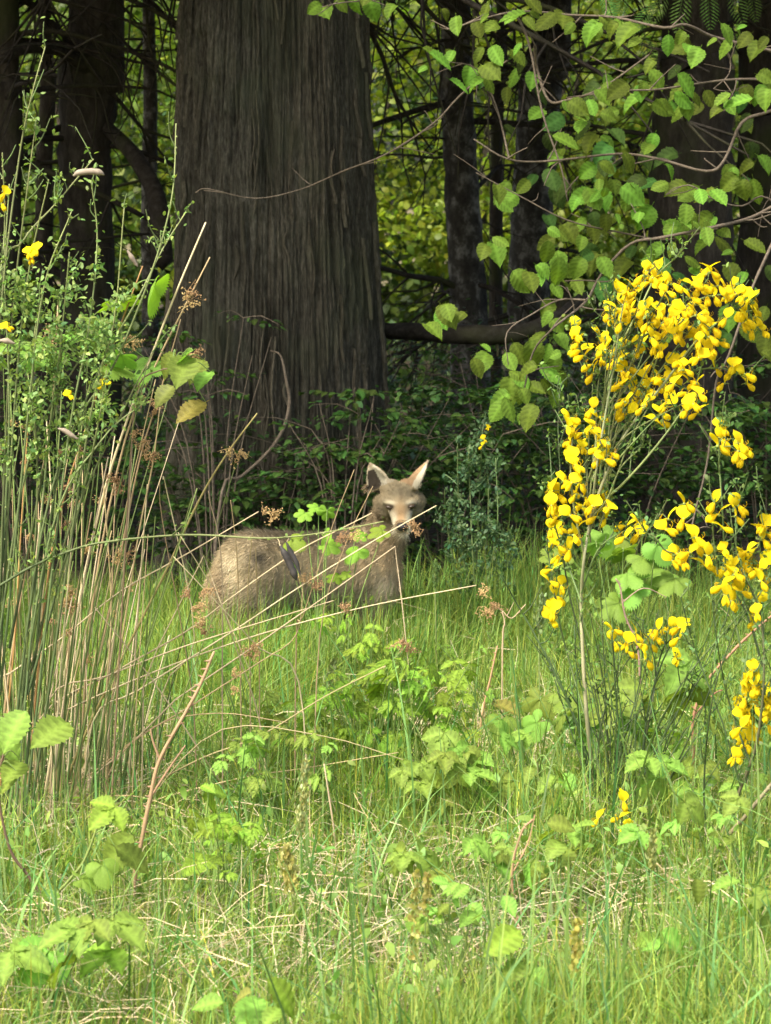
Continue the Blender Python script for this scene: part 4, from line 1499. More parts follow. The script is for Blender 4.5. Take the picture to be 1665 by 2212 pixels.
GD, GM, GT, WD = (0.055, 0.085, 0.03), (0.11, 0.16, 0.05), (0.24, 0.27, 0.10), (0.34, 0.27, 0.16)
BD = 6.35
b1 = thing('flowering_broom', 'tall broom covered in yellow flowers in front of the dark wood', 'broom shrub', gp(1305, BD), 'broom shrubs')
paths = []
BS = [
    ([(1310, 1900), (1300, 1800), (1285, 1700), (1268, 1560), (1258, 1400), (1255, 1300), (1262, 1200), (1275, 1120), (1290, 1000), (1310, 880), (1330, 760), (1345, 660)], 5.5, 1.6, (0.27, 0.23, 0.14), (0.2, 0.23, 0.11)),
    ([(1275, 1120), (1310, 1020), (1355, 930), (1440, 820), (1500, 740), (1545, 700)], 4, 1.5, (.3, .28, .16), GM),
    ([(1310, 880), (1325, 780), (1380, 670), (1415, 600), (1455, 560), (1465, 552)], 3, 1.2, GT, GM),
    ([(1285, 1090), (1340, 1050), (1420, 960), (1490, 860), (1515, 790)], 3.2, 1.2, GT, GM),
    ([(1330, 760), (1400, 720), (1500, 650), (1590, 640), (1630, 700), (1650, 720)], 3, 1.1, GM, GM),
    ([(1440, 820), (1500, 800), (1560, 795), (1610, 815)], 2.5, 1.1, GM, GM),
    ([(1262, 1200), (1240, 1100), (1232, 1000), (1240, 930), (1250, 880)], 3, 1.2, GT, GD),
    ([(1255, 1300), (1220, 1200), (1195, 1120), (1192, 1040), (1185, 945)], 2.6, 1.1, GM, GD),
    ([(1268, 1560), (1230, 1430), (1205, 1330), (1188, 1220), (1180, 1180)], 2.6, 1.1, GM, GD),
    ([(1300, 1800), (1245, 1560), (1165, 1390), (1120, 1310), (1082, 1243)], 3, 1.2, GD, GD),
    ([(1375, 1800), (1395, 1560), (1430, 1430), (1470, 1360)], 3, 1.2, GD, GD),
    ([(1350, 1860), (1345, 1660), (1330, 1500), (1322, 1365)], 3, 1.2, GD, GD),
    ([(1375, 1760), (1400, 1620), (1470, 1480), (1560, 1370), (1620, 1300)], 3, 1.2, GD, GM),
    ([(1285, 1700), (1300, 1560), (1340, 1450), (1400, 1375)], 2.6, 1.2, GD, GM),
    ([(1310, 880), (1275, 810), (1250, 740), (1238, 680)], 2.4, 1.0, GM, GM),
    ([(1330, 760), (1328, 700), (1315, 640)], 2.2, 1.0, GM, GM),
    ([(1255, 1280), (1290, 1190), (1340, 1150), (1385, 1140)], 2.4, 1.0, GM, GM),
    ([(1380, 1930), (1378, 1760), (1385, 1640), (1405, 1540), (1420, 1440), (1440, 1380)], 4, 1.5, (.16, .16, .08), GD),
    ([(1258, 1400), (1225, 1260), (1210, 1130), (1210, 1030), (1205, 920), (1210, 840)], 2.2, 0.9, GD, GD),
    ([(1290, 1000), (1330, 940), (1380, 880), (1420, 770), (1440, 690), (1460, 640)], 2.8, 1.1, GT, GM),
    ([(1310, 880), (1350, 820), (1385, 740), (1400, 680)], 2.6, 1.1, GT, GM),
    ([(1310, 1850), (1270, 1700), (1215, 1520), (1175, 1400)], 2.5, 1.0, GD, GD),
    ([(1320, 1850), (1335, 1650), (1380, 1480), (1390, 1340)], 2.4, 1.0, GD, GD),
    ([(1340, 1850), (1380, 1700), (1450, 1560), (1520, 1440), (1570, 1330)], 2.4, 1.0, GD, GD),
    ([(1290, 1750), (1255, 1600), (1245, 1450), (1240, 1350)], 2.4, 1.0, GD, GD),
    ([(1545, 700), (1580, 670), (1600, 640)], 1.6, 1.0, GM, GM),
    ([(1275, 1120), (1310, 1080), (1340, 1010), (1385, 965), (1390, 940)], 2.4, 1.0, GT, GM),
]
for ex_, ey_ in ((1320, 640), (1360, 600), (1400, 585), (1430, 640), (1470, 690), (1500, 700), (1530, 600), (1580, 660), (1350, 720), (1390, 760), (1450, 780), (1500, 860), (1310, 760), (1280, 830), (1420, 900), (1260, 930), (1300, 960)):
    bx, by = rnd(1268, 1312), rnd(1000, 1180)
    BS.append(([(bx, by), (bx + (ex_ - bx) * 0.3 - 6, by + (ey_ - by) * 0.45), (bx + (ex_ - bx) * 0.7, by + (ey_ - by) * 0.8), (ex_, ey_)], rnd(1.8, 2.6), 0.9, np.array(GT) * rnd(.6, 1), GM))
for k in range(24):
    bx = rnd(1290, 1390)
    tx = bx + rnd(-170, 230)
    ty = rnd(1290, 1560)
    BS.append(([(bx, 1880), (bx + (tx - bx) * 0.25, 1740), (bx + (tx - bx) * 0.65, 1740 + (ty - 1740) * 0.55), (tx, ty)], rnd(2.0, 2.8), 0.9, GD, np.array(GD) * rnd(0.9, 1.5)))
for pix, r0, r1, c0, c1 in BS:
    broom_stem(b1, pix, r0, r1, BD, c0, c1, paths)
sp = []
for k, pp in enumerate(paths):
    sprigs(b1, pp, 6 if k < 28 else 3, BD, GM if k < 8 else GD, sp, 20, 75)
leaflets(b1, sp + paths, 2600, 0.011, (0.15, 0.25, 0.06))
R4F = [(1125, 65), (1170, 70), (1060, 120), (1110, 85), (1185, 110), (1205, 100), (1240, 120), (1190, 140), (1220, 155), (1140, 115), (1160, 95), (1005, 160), (1030, 150), (1080, 155), (1075, 180), (970, 210), (965, 240), (1000, 230), (1040, 200), (985, 270), (1015, 290), (1020, 260), (1060, 250), (1090, 230), (1120, 230), (1110, 270), (1130, 290), (1150, 265), (1180, 240), (1200, 265), (1225, 210), (1250, 235), (1245, 265), (1280, 240), (1290, 280), (1230, 285), (1215, 320), (1160, 325), (1150, 355), (1190, 300), (1320, 180), (1330, 210), (1310, 240), (1345, 255), (1380, 255), (1370, 290), (1390, 320), (1410, 310), (1350, 330), (1355, 370), (1340, 400), (1350, 440), (1330, 130), (1370, 95), (1390, 70), (1405, 70), (1370, 130), (1350, 140), (1440, 130), (1470, 140), (1500, 135), (1480, 170), (1510, 165), (1420, 175), (1390, 175), (1545, 175), (1570, 190), (1580, 185), (1540, 205), (1555, 240), (1585, 235), (1600, 265), (1560, 275), (1545, 290), (1580, 320), (1630, 325), (1470, 270), (1400, 350), (1410, 400), (1440, 375), (1385, 405), (1250, 340), (1270, 350), (1280, 330), (1300, 305), (1160, 390), (1190, 410), (1110, 380), (1090, 415), (1055, 370), (1000, 400), (1010, 440), (1000, 460), (930, 340), (940, 375), (945, 405), (935, 435), (890, 470), (895, 510), (1020, 500), (1030, 540), (1010, 560), (1045, 480), (1130, 530), (1140, 575), (1075, 565), (1065, 605), (1150, 470), (1180, 540), (1185, 570), (1200, 530), (1240, 520), (1245, 555), (1270, 450), (1280, 480), (1255, 470), (1290, 490), (1310, 540), (1300, 590), (1340, 550), (1355, 600), (1030, 630), (1020, 660), (1040, 680), (1105, 620), (1110, 655), (1130, 630), (1210, 635), (1190, 680), (1180, 720), (1330, 640), (1345, 680), (1300, 670), (815, 315), (830, 345), (830, 375), (840, 410), (855, 430), (890, 660), (920, 695), (800, 700), (785, 735), (815, 745), (800, 800), (850, 765), (865, 790), (850, 830), (810, 880), (820, 905), (900, 740), (905, 770), (930, 795), (915, 830), (945, 840), (950, 880), (930, 880), (970, 850), (770, 970), (800, 980), (840, 985), (800, 1010), (820, 1030), (720, 1015), (745, 1030), (730, 1060), (715, 1080), (860, 1040), (850, 1080), (930, 1020), (925, 1060), (960, 1090), (890, 1080), (1500, 480), (1490, 510), (1555, 510), (1560, 550), (1460, 550), (1425, 485)]
R6F = [(740, 20), (800, 15), (860, 10), (910, 20), (950, 30), (710, 75), (750, 70), (730, 120), (825, 70), (815, 100), (795, 165), (750, 190), (745, 150), (715, 250), (710, 300), (760, 320), (740, 365), (720, 430), (715, 460), (1035, 60), (1030, 110), (1095, 50), (1090, 95), (985, 510), (985, 560), (1080, 525), (1085, 570), (1040, 565), (1045, 605), (1140, 570), (1175, 510), (1220, 495), (1170, 545), (1265, 500), (1265, 545), (1250, 630), (1125, 640)]
R8F = [(918, 220), (1025, 145), (1010, 215), (1035, 255)]
fpts = [(832.9 + a * .5, 553 + b * .5) for a, b in R4F] + [(832.9 + a * .5, 1106 + b * .5) for a, b in R6F]
allst = np.concatenate(sp + paths)


def put_flowers(root, fpts, D, allst, s0=0.026, s1=0.033, st=True):
    m_ = MB()
    for a, b in fpts:
        q = P(a, b, D)
        # nearest stem point gives the depth the flower hangs at
        ref = allst + 0
        sc = allst[:, 1:2] / D
        dxz = (allst - np.array((0, 0, CAM_H))) / sc - (q - np.array((0, 0, CAM_H)))
        k = np.argmin((dxz ** 2).sum(1))
        dd = allst[k][1] + rnd(-0.05, 0.02)
        pos = P(a, b, dd)
        flower(root, pos, rnd(s0, s1), st)
        if np.linalg.norm(pos - allst[k]) < 0.14:
            tube(m_, [allst[k], (allst[k] + pos) / 2 + (0, 0, 0.006), pos], 0.0009, 3, GM, 2)
    m_.build('flower_stalks', M['stem'], root, 'stuff')


put_flowers(b1, fpts, BD, allst, 0.036, 0.046)

lowp = []
for pix in ([(1318, 1930), (1330, 1850), (1342, 1780), (1348, 1735)], [(1318, 1930), (1310, 1850), (1298, 1790), (1292, 1765)]):
    broom_stem(b1, pix, 2.2, 1.0, 5.92, GD, GM, lowp)
put_flowers(b1, [(832.9 + a * .5, 1659 + b * .5) for a, b in R8F], 5.9, np.concatenate(lowp), 0.032, 0.038)

# ---- second broom at the right edge
BD2 = 6.0
b2 = thing('flowering_broom', 'broom at the right edge with thick brown base stems and scattered yellow flowers', 'broom shrub', gp(1500, BD2), 'broom shrubs')
paths2 = []
for pix, r0, r1, c0, c1 in [
    ([(1505, 1960), (1520, 1880), (1560, 1820), (1620, 1750), (1700, 1650)], 6, 4, (.26, .2, .11), (.24, .22, .12)),
    ([(1545, 1835), (1600, 1700), (1635, 1600), (1650, 1450), (1640, 1320), (1600, 1230)], 4.5, 1.4, (.18, .16, .08), GD),
    ([(1650, 1450), (1610, 1320), (1550, 1240), (1500, 1205), (1440, 1190), (1415, 1160), (1395, 1150)], 2.8, 1.1, GD, GM),
    ([(1640, 1560), (1610, 1540), (1590, 1590), (1600, 1640)], 2.2, 1.0, GD, GM),
    ([(1635, 1600), (1650, 1540), (1640, 1480), (1620, 1450)], 2.2, 1.0, GD, GM),
    ([(1600, 1400), (1570, 1250), (1560, 1100), (1553, 960), (1575, 905), (1590, 890)], 2.4, 0.9, GM, GM),
    ([(1640, 1320), (1650, 1220), (1655, 1120), (1640, 1060)], 2.2, 1.0, GD, GM),
    ([(1640, 1360), (1600, 1280), (1590, 1180), (1590, 1090), (1600, 1050)], 2.4, 1.0, GM, GM),
    ([(1530, 1860), (1520, 1700), (1540, 1500), (1590, 1350)], 2.6, 1.1, GD, GD),
    ([(1600, 1700), (1560, 1560), (1500, 1400), (1470, 1290)], 2.4, 1.0, GD, GD),
    ([(1620, 1650), (1570, 1500), (1545, 1360), (1535, 1240)], 2.4, 1.0, GD, GD),
    ([(1610, 1690), (1660, 1500), (1680, 1300)], 2.4, 1.0, GD, GD),
    ([(1550, 1240), (1540, 1150), (1545, 1090)], 2.0, 1.0, GM, GM),
]:
    broom_stem(b2, pix, r0, r1, BD2, c0, c1, paths2)
sp2 = []
for pp in paths2[1:]:
    sprigs(b2, pp, 8, BD2, GM, sp2, 20, 80)
leaflets(b2, sp2 + paths2[1:], 1300, 0.011, (0.14, 0.24, 0.07))
F2 = [(832.9 + a * .5, 553 + b * .5) for a, b in [(1450, 745), (1455, 790), (1440, 820), (1530, 810), (1545, 840), (1520, 845), (1540, 880), (1420, 1065), (1525, 1080), (1295, 1070)]]
F2 += [(832.9 + a * .5, 1106 + b * .5) for a, b in [(1435, 10), (1455, 70), (1515, 20), (1215, 30), (1215, 75), (1285, 30), (1340, 110), (1340, 145), (1310, 175), (1260, 180), (1240, 210), (1290, 220), (1390, 190), (1375, 230), (1410, 255), (1465, 165), (1465, 240), (1470, 280), (1500, 240), (1500, 290), (1530, 260), (1535, 290), (1560, 170), (1565, 210), (1560, 200), (1610, 250), (1620, 300), (1630, 60), (1630, 120), (1640, 90), (1455, 320), (1465, 360), (1540, 345), (1610, 395), (1605, 440), (1565, 720), (1570, 760), (1640, 800), (1640, 850), (1535, 835), (1545, 890), (1585, 920), (1590, 960), (1545, 1000), (1520, 1060), (1650, 920)]]
F2 += [(a + rnd(-18, 18), b + rnd(-22, 22)) for a, b in F2[-30:] if b > 1180 and random.random() < 0.6] + [(1640 + rnd(-25, 20), rnd(1480, 1600)) for _ in range(9)]
put_flowers(b2, F2, BD2, np.concatenate(sp2 + paths2), 0.038, 0.046)

# ---- small leafy broom right of the coyote
BD3 = 9.5
b3 = thing('young_broom', 'small blue-green leafy broom with three yellow flowers, right of the coyote', 'broom shrub', gp(1030, BD3), 'broom shrubs')
paths3 = []
for pix in [[(1030, 1330), (1030, 1200), (1035, 1080), (1042, 930)], [(1025, 1330), (1000, 1200), (990, 1080), (988, 950)], [(1035, 1330), (1060, 1220), (1075, 1120), (1070, 990)], [(1030, 1330), (985, 1230), (965, 1130), (960, 1060)], [(1030, 1330), (1020, 1180), (1015, 1060), (1012, 970)], [(1035, 1330), (1085, 1250), (1100, 1160)], [(1030, 1300), (1050, 1180), (1055, 1060), (1050, 1000)]]:
    broom_stem(b3, pix, 2.4, 1.0, BD3, GM, GM, paths3)
sp3 = []
for pp in paths3:
    sprigs(b3, pp, 9, BD3, (0.12, 0.18, 0.07), sp3, 18, 45, 0.5)
leaflets(b3, sp3 + paths3, 2200, 0.017, (0.11, 0.19, 0.085), spread=0.008)
for a, b in ((1053, 924), (1046, 949), (1041, 963)):
    flower(b3, P(a, b, BD3 - 0.03), 0.026, False)

# ---- left broom
BD4 = 6.25
b4 = thing('green_broom', 'green broom at the left edge with thin leafy stems and few yellow flowers', 'broom shrub', gp(20, BD4), 'broom shrubs')
paths4 = []
LS = [
    [(-40, 1850), (-15, 1200), (0, 700), (40, 350), (70, 200), (98, 100)],
    [(-20, 1850), (10, 1000), (30, 650), (60, 400), (78, 262)],
    [(0, 1850), (90, 1150), (200, 830), (300, 640), (350, 540), (398, 463)],
    [(40, 1850), (120, 1050), (250, 780), (330, 580), (372, 420), (380, 268)],
    [(-30, 1400), (0, 640), (50, 520), (120, 440), (200, 345)],
    [(30, 1800), (100, 1000), (130, 750), (150, 545)],
    [(50, 1800), (140, 1000), (190, 720), (210, 520), (197, 390)],
    [(60, 1800), (190, 930), (245, 700), (268, 450)],
    [(0, 1500), (60, 900), (95, 620), (155, 455)],
    [(-10, 1600), (30, 900), (60, 600), (105, 390)],
    [(-40, 1290), (60, 1228), (150, 1190), (230, 1170), (400, 1155), (560, 1162), (640, 1158), (730, 1145), (828, 1126)],
    [(20, 1700), (110, 1150), (220, 950), (310, 870)],
    [(-20, 1500), (60, 1000), (170, 780), (240, 700)],
    [(10, 1700), (130, 1200), (260, 900), (330, 760)],
    [(0, 1300), (20, 900), (10, 600), (20, 400)],
    [(-30, 1100), (-10, 700), (10, 500), (5, 330)],
    [(20, 1400), (100, 980), (130, 800), (125, 640)],
    [(60, 1500), (170, 1100), (215, 900), (230, 800)],
    [(40, 1600), (80, 1100), (70, 800), (85, 640)],
]
for pix in LS:
    broom_stem(b4, pix, 3.2, 1.3, BD4, GD, GT, paths4, seg=6)
sp4 = []
for k, pp in enumerate(paths4):
    sprigs(b4, pp if k != 10 else pp[:26], 9, BD4, GM, sp4, 25, 75)
spn = [s for s in sp4 if s[-1][0] < P(300, 1000, BD4)[0] and P(0, 980, BD4)[2] < s[-1][2] < P(0, 560, BD4)[2]]
leaflets(b4, sp4 + [p_[len(p_) // 3:] for p_ in paths4], 1300, 0.012, (0.19, 0.29, 0.07))
leaflets(b4, spn, 2700, 0.014, (0.25, 0.37, 0.11), spread=0.011)
for a, b in ((8, 418), (4, 440), (62, 548), (80, 540), (70, 556), (16, 708), (222, 832), (150, 855)):
    flower(b4, P(a, b, BD4 - 0.06), 0.03, True, rnd(-.4, .4))


def pod(root, pts, D, w, mat):
    m_ = MB()
    n = len(pts)
    pp, rr = smooth_path([P(a, b, D) for a, b in pts], [w * k for k in ([0.25] + [1.0] * (n - 2) + [0.3])], 5)
    rr = rr * px_m(D) * (1 + 0.04 * np.sin(np.arange(len(rr)) * 1.9))
    tube(m_, pp, rr, 7, smooth=False)
    # flatten seam edge strip
    m_.build('seed_pod', M[mat], root)


pod(b4, [(158, 380), (170, 373), (195, 370), (215, 372), (224, 377)], BD4 - .05, 7, 'palepod')
pod(b4, [(125, 925), (140, 930), (155, 940), (168, 948)], BD4 - .05, 6, 'palepod')
pod(b4, [(275, 540), (285, 556), (297, 575)], BD4 - .05, 6, 'palepod')
pod(b4, [(-5, 735), (15, 736), (32, 742)], BD4 - .05, 7, 'palepod')
pod(b4, [(605, 1178), (615, 1195), (625, 1215), (636, 1240), (640, 1252)], BD4 - .02, 8, 'pod')
pod(b4, [(618, 1170), (627, 1190), (640, 1215), (648, 1240)], BD4 - .04, 6, 'pod')
for a, b in (((592, 1160), (605, 1180)), ((625, 1158), (618, 1172))):
    m_ = MB()
    tube(m_, [P(*a, BD4), P((a[0] + b[0]) / 2 + 3, (a[1] + b[1]) / 2 - 4, BD4), P(*b, BD4 - .02)], 0.0012, 4, WD, 2)
    m_.build('pod_stalk', M['stem'], b4)

# ================================================================== RUSHES
def seed_meshes():
    out = []
    for v in range(4):
        mb = MB()
        for k in range(11):
            d = unit(np.array((RNG.standard_normal() * 0.55, 0.9, RNG.standard_normal() * 0.55)))
            L = rnd(0.35, 1.0)
            tip = d * L + np.array((0, 0, 0))
            tube(mb, [(0, 0, 0), d * L * 0.5 + rvec(0.05), tip], [0.018, 0.014, 0.010], 3, seg=1)
            for m in range(6):
                c = d * L * rnd(0.35, 1.05) + rvec(0.075)
                R = frame(rvec(1) + d, rvec(1))
                ball(mb, c, 0.042, 5, 4, (0.75, 1.5, 0.75), R)
                mb.C[-1][:] = rnd(0.7, 1.3)
        out.append(mb.mesh('seed_head', M['seed']))
    return out


SEED = seed_meshes()
RD = 6.7
TAN, PALE, GRN, ORG = (0.46, 0.35, 0.18), (0.55, 0.45, 0.27), (0.10, 0.155, 0.045), (0.42, 0.26, 0.09)
r1 = thing('rush_clump', 'big rush clump at left, dark green stems mixed with upright tan stalks', 'rush', gp(130, RD), 'rush clumps')


def rush_stem(root, pts3, r, c0, c1, seed=None, sz=0.04, kink=False, mat='stem'):
    m_ = MB()
    n = len(pts3)
    tube(m_, pts3, list(np.linspace(r, r * 0.45, n)), 5, (c0, c1), 4, not kink)
    o = m_.build('stem', M[mat], root)
    if seed is not None:
        for q in seed:
            d = np.array((rnd(-0.3, 0.6), rnd(-.4, .2), rnd(-1.0, 0.5)))
            place(random.choice(SEED), 'seed_head', o, q, d, rvec(1), sz * rnd(0.75, 1.15))
    return o


def rush_px(root, pix, rpx, c0, c1, D0, D1, seeds=(), sz=0.042, kink=False, ground=True):
    n = len(pix)
    pts = [P(a, b, D0 + (D1 - D0) * i / (n - 1)) for i, (a, b) in enumerate(pix)]
    if ground and pts[0][2] > 0.0:
        g = pts[0] + (pts[0] - pts[1]) * 0.3
        pts = [np.array((g[0], D0, -0.01))] + pts
    s3 = [P(a, b, D1) for a, b in seeds]
    return rush_stem(root, pts, rpx * px_m(D0), c0, c1, s3, sz, kink)


# upright fan of stems
for k in range(165):
    bx = rnd(-90, 300) if k % 3 else rnd(0, 200)
    D = RD + rnd(-0.35, 0.35)
    b = gp(bx, D)
    lean = rnd(-0.12, 0.24) + (bx - 100) * 0.0006
    top = rnd(960, 1480) if (k % 4 or bx > 170) else rnd(720, 1050)
    base_y = 412 + CAM_H * F_PX / D
    H = (base_y - top)
    tx = bx + H * lean
    p1 = P(bx + (tx - bx) * 0.42, base_y - H * 0.5, D - rnd(0, .05))
    p2 = P(tx, top, D - rnd(-0.1, 0.2))
    if k % 5 < 3 or k % 7 == 0:
        c0, c1 = np.array(GRN) * rnd(0.55, 1.1), np.array((0.17, 0.23, 0.06)) * rnd(0.6, 1.1)
    elif k % 5 == 3:
        c0, c1 = np.array((0.3, 0.26, 0.11)), np.array(TAN) * rnd(0.8, 1.1)
    else:
        c0, c1 = np.array(PALE) * rnd(0.7, 1), np.array(PALE) * rnd(0.7, 1.1)
    sd = [p1 * 0.25 + p2 * 0.75] if (k % 6 == 0) else None
    rush_stem(r1, [b - (0, 0, 0.01), p1, p2], rnd(1.7, 3.2) * px_m(D), c0, c1, sd, 0.034)
# dry stalks picked out one by one
for pix, r, c, seeds in [
    ([(100, 1700), (150, 1400), (215, 1100), (270, 920), (330, 760), (385, 620), (444, 481)], 4.0, PALE, []),
    ([(170, 1700), (200, 1300), (270, 950), (340, 780), (400, 660), (453, 556)], 3.4, TAN, [(402, 632), (418, 655)]),
    ([(60, 1700), (110, 1200), (200, 880), (250, 730), (308, 575)], 3.4, ORG, []),
    ([(120, 1750), (200, 1550), (350, 1250), (430, 1080), (490, 980), (555, 893)], 3.8, (0.30, 0.26, 0.09), [(500, 966), (518, 970)]),
    ([(150, 1720), (240, 1300), (300, 1000), (345, 850), (390, 690)], 3.0, TAN, [(268, 728), (285, 738), (400, 765), (420, 758)]),
    ([(0, 1650), (20, 1450), (60, 1200), (110, 900), (125, 660)], 3.6, TAN, [(100, 705), (105, 720)]),
    ([(210, 1700), (260, 1400), (300, 1150), (330, 1000), (345, 880)], 3.0, TAN, [(302, 855), (340, 885), (330, 975), (312, 990)]),
    ([(50, 1700), (90, 1300), (110, 1100), (100, 900)], 3.2, PALE, [(150, 1045), (255, 1045), (265, 1060)]),
    ([(0, 1700), (30, 1400), (45, 1150), (65, 850)], 3.0, ORG, []),
    ([(200, 1700), (250, 1350), (275, 1150), (285, 960)], 3.0, PALE, [(270, 1195), (260, 1210)]),
    ([(130, 1720), (140, 1500), (150, 1380), (155, 1270)], 3.0, TAN, [(146, 1262), (158, 1275), (150, 1300), (146, 1290)]),
    ([(230, 1720), (230, 1500), (240, 1300), (220, 1000)], 3.0, TAN, []),
]:
    rush_px(r1, pix, r, np.array(c) * 0.85, np.array(c) * 1.1, RD - 0.15, RD - 0.2, seeds)

r2 = thing('dry_rush_clump', 'dry straw-coloured rush stalks arching right across the coyote', 'rush', gp(180, 6.5), 'rush clumps')
for pix, r, c, seeds, kk in [
    ([(-40, 1500), (20, 1455), (130, 1380), (260, 1277), (400, 1198), (558, 1105)], 3.2, PALE, [(570, 1110), (590, 1122)], False),
    ([(80, 1560), (250, 1450), (400, 1365), (500, 1290), (640, 1192), (740, 1140), (803, 1108)], 3.0, PALE, [(735, 1150), (755, 1165)], False),
    ([(200, 1560), (300, 1490), (500, 1365), (640, 1272), (800, 1172), (942, 1092)], 3.0, PALE, [(893, 1124), (892, 1146)], False),
    ([(150, 1720), (280, 1610), (380, 1510), (560, 1388), (700, 1290), (853, 1180), (868, 1300), (882, 1435)], 2.8, PALE, [(872, 1380), (876, 1405)], True),
    ([(30, 1600), (130, 1540), (330, 1452), (560, 1370), (800, 1308), (1028, 1264)], 3.0, PALE, [(1036, 1285), (1048, 1310), (1060, 1300)], False),
    ([(100, 1520), (230, 1460), (400, 1395), (560, 1345), (720, 1297)], 2.6, PALE, [(735, 1308)], False),
    ([(520, 1760), (460, 1665), (330, 1470), (205, 1312)], 3.0, PALE, [], False),
    ([(645, 1472), (560, 1400), (500, 1335), (375, 1202)], 2.6, PALE, [], False),
    ([(565, 1580), (510, 1400), (470, 1290), (385, 1150)], 2.4, PALE, [(440, 1270), (430, 1300), (415, 1310)], False),
    ([(300, 1720), (430, 1640), (560, 1590), (700, 1505), (832, 1438)], 3.0, (.42, .36, .17), [], False),
    ([(310, 1480), (340, 1400), (440, 1200), (480, 1310), (545, 1460)], 2.4, PALE, [(445, 1345), (435, 1370), (540, 1395), (545, 1420)], True),
    ([(520, 1500), (516, 1300), (510, 1180), (498, 1080)], 2.2, TAN, [], False),
    ([(540, 1450), (535, 1280), (545, 1150)], 2.2, TAN, [(500, 1460), (505, 1480)], False),
    ([(640, 1380), (655, 1330), (720, 1130), (765, 1014)], 2.4, TAN, [], False),
    ([(690, 1380), (745, 1180), (805, 1050)], 2.2, TAN, [], False),
    ([(480, 1480), (480, 1250), (470, 1150), (455, 1090), (450, 1060)], 2.2, PALE, [(310, 975)], False),
    ([(250, 1640), (420, 1520), (560, 1430), (640, 1370), (655, 1255)], 2.4, TAN, [(660, 1258), (675, 1270)], False),
    ([(0, 1680), (160, 1690), (330, 1570), (470, 1540), (620, 1560)], 2.4, TAN, [], False),
    ([(100, 1840), (300, 1740), (520, 1680), (650, 1660), (860, 1625)], 2.6, TAN, [], False),
    ([(60, 1820), (170, 1740), (280, 1718), (400, 1760), (520, 1870)], 2.8, TAN, [], False),
    ([(330, 1720), (480, 1575), (700, 1590), (870, 1640)], 2.2, (.4, .33, .17), [], False),
    ([(350, 1500), (420, 1380), (360, 1060), (352, 1035)], 2.4, PALE, [(410, 1290)], False),
    ([(420, 1560), (400, 1400), (350, 1120), (345, 1040)], 2.2, TAN, [], False),
    ([(560, 1420), (556, 1300), (552, 1180)], 2.0, TAN, [], False),
]:
    rush_px(r2, pix, r * 0.82, np.array(c) * 0.72, np.array(c) * 0.95, 6.5 + rnd(-.05, .1), 6.35 + rnd(-.1, .1), seeds, 0.04, kk)


# ================================================================== HERBS AND BRAMBLES
def herb(name, lab, cat, base_px, D, leaves, kind, mat, size, stem_c=(0.16, 0.24, 0.06), group=None, face=0.5, r=1.8, droop=0.3, canes=(), hgt=0.22, dens=0):
    my = sum(L[1] for L in leaves) / len(leaves)
    if my > 1460:
        D = min(D, (CAM_H - hgt) * F_PX / (my - 412))
    b = gp(base_px, D)
    root = thing(name, lab, cat, b, group)
    stems = []
    for pix, rr, c in canes:
        m_ = MB()
        pts = [P(a, y, D) for a, y in pix]
        pp = tube(m_, [np.array((pts[0][0], D, -0.02))] + pts if pts[0][2] > 0.02 else pts, list(np.linspace(rr, rr * 0.55, len(pts) + (1 if pts[0][2] > 0.02 else 0)) * px_m(D)), 6, c, lump=0.05)
        for q in pp[1:-1:2]:                     # thorns
            e = unit(rvec(1) * (1, .6, .3))
            tube(m_, [q, q + e * rr * 2.6 * px_m(D)], [rr * .5 * px_m(D), 0.0002], 4, c, smooth=False)
        m_.build('cane', M['stem'], root)
        stems.append(pp)
    leaves = list(leaves)
    if dens:
        for L in list(leaves):
            for _ in range(dens):
                leaves.append((L[0] + rnd(-55, 55), L[1] + rnd(-25, 45), rnd(0.45, 0.85) * (L[2] if len(L) > 2 else 1)))
    for L in leaves:
        a, y = L[0], L[1]
        k = L[2] if len(L) > 2 else 1.0
        mt = L[3] if len(L) > 3 else mat
        kd = L[4] if len(L) > 4 else kind
        c = P(a, y, D + rnd(-0.07, 0.07))
        d = unit(np.array((rnd(-1, 1), rnd(-0.9, 0.5), rnd(-0.5, 0.15) - droop * 0.5)))
        s = size * k * rnd(0.9, 1.15)
        pos = c - d * s * 0.45
        if stems:
            al = np.concatenate(stems)
            q0 = al[np.argmin(((al - pos) ** 2).sum(1))]
        else:
            q0 = b + np.array((rnd(-.03, .03), rnd(-.03, .03), -0.01))
        m_ = MB()
        mid = q0 * 0.45 + pos * 0.55 + np.array((rnd(-.01, .01), rnd(-.01, .01), 0.02))
        tube(m_, [q0, mid, pos], [r * px_m(D), r * 0.8 * px_m(D), r * 0.5 * px_m(D)], 5, stem_c, 4)
        st = m_.build('stem', M['stem'], root)
        place(leaf_mesh(kd, mt), 'leaf', root, pos, d, (rnd(-.35, .35), -face + rnd(-.3, .3), 1.0), s)
    return root


GH = 'leafy herbs in the grass'
GB = 'bramble sprays'
herb('lobed_herb', 'lime-green cut-leaved clump in the middle of the meadow below the coyote', 'herb', 800, 7.5,
     [(700, 1510), (760, 1500), (820, 1480), (870, 1450), (790, 1560), (900, 1470), (860, 1530), (940, 1560), (970, 1560), (720, 1550), (760, 1580), (680, 1530), (820, 1440), (930, 1440), (990, 1450), (650, 1560), (830, 1600), (900, 1600), (740, 1470), (840, 1500), (910, 1510), (800, 1520), (1000, 1500), (700, 1590), (870, 1580), (950, 1500)], 'cut', 'bright', 0.10, group=GH, hgt=0.30, dens=2)
herb('lobed_herb', 'yellow-green leaf tips just below the coyote belly', 'herb', 770, 8.0,
     [(705, 1332), (740, 1345), (860, 1385), (780, 1390), (800, 1368), (765, 1400), (690, 1350), (830, 1400)], 'cut', 'bright', 0.08, group=GH, dens=1)
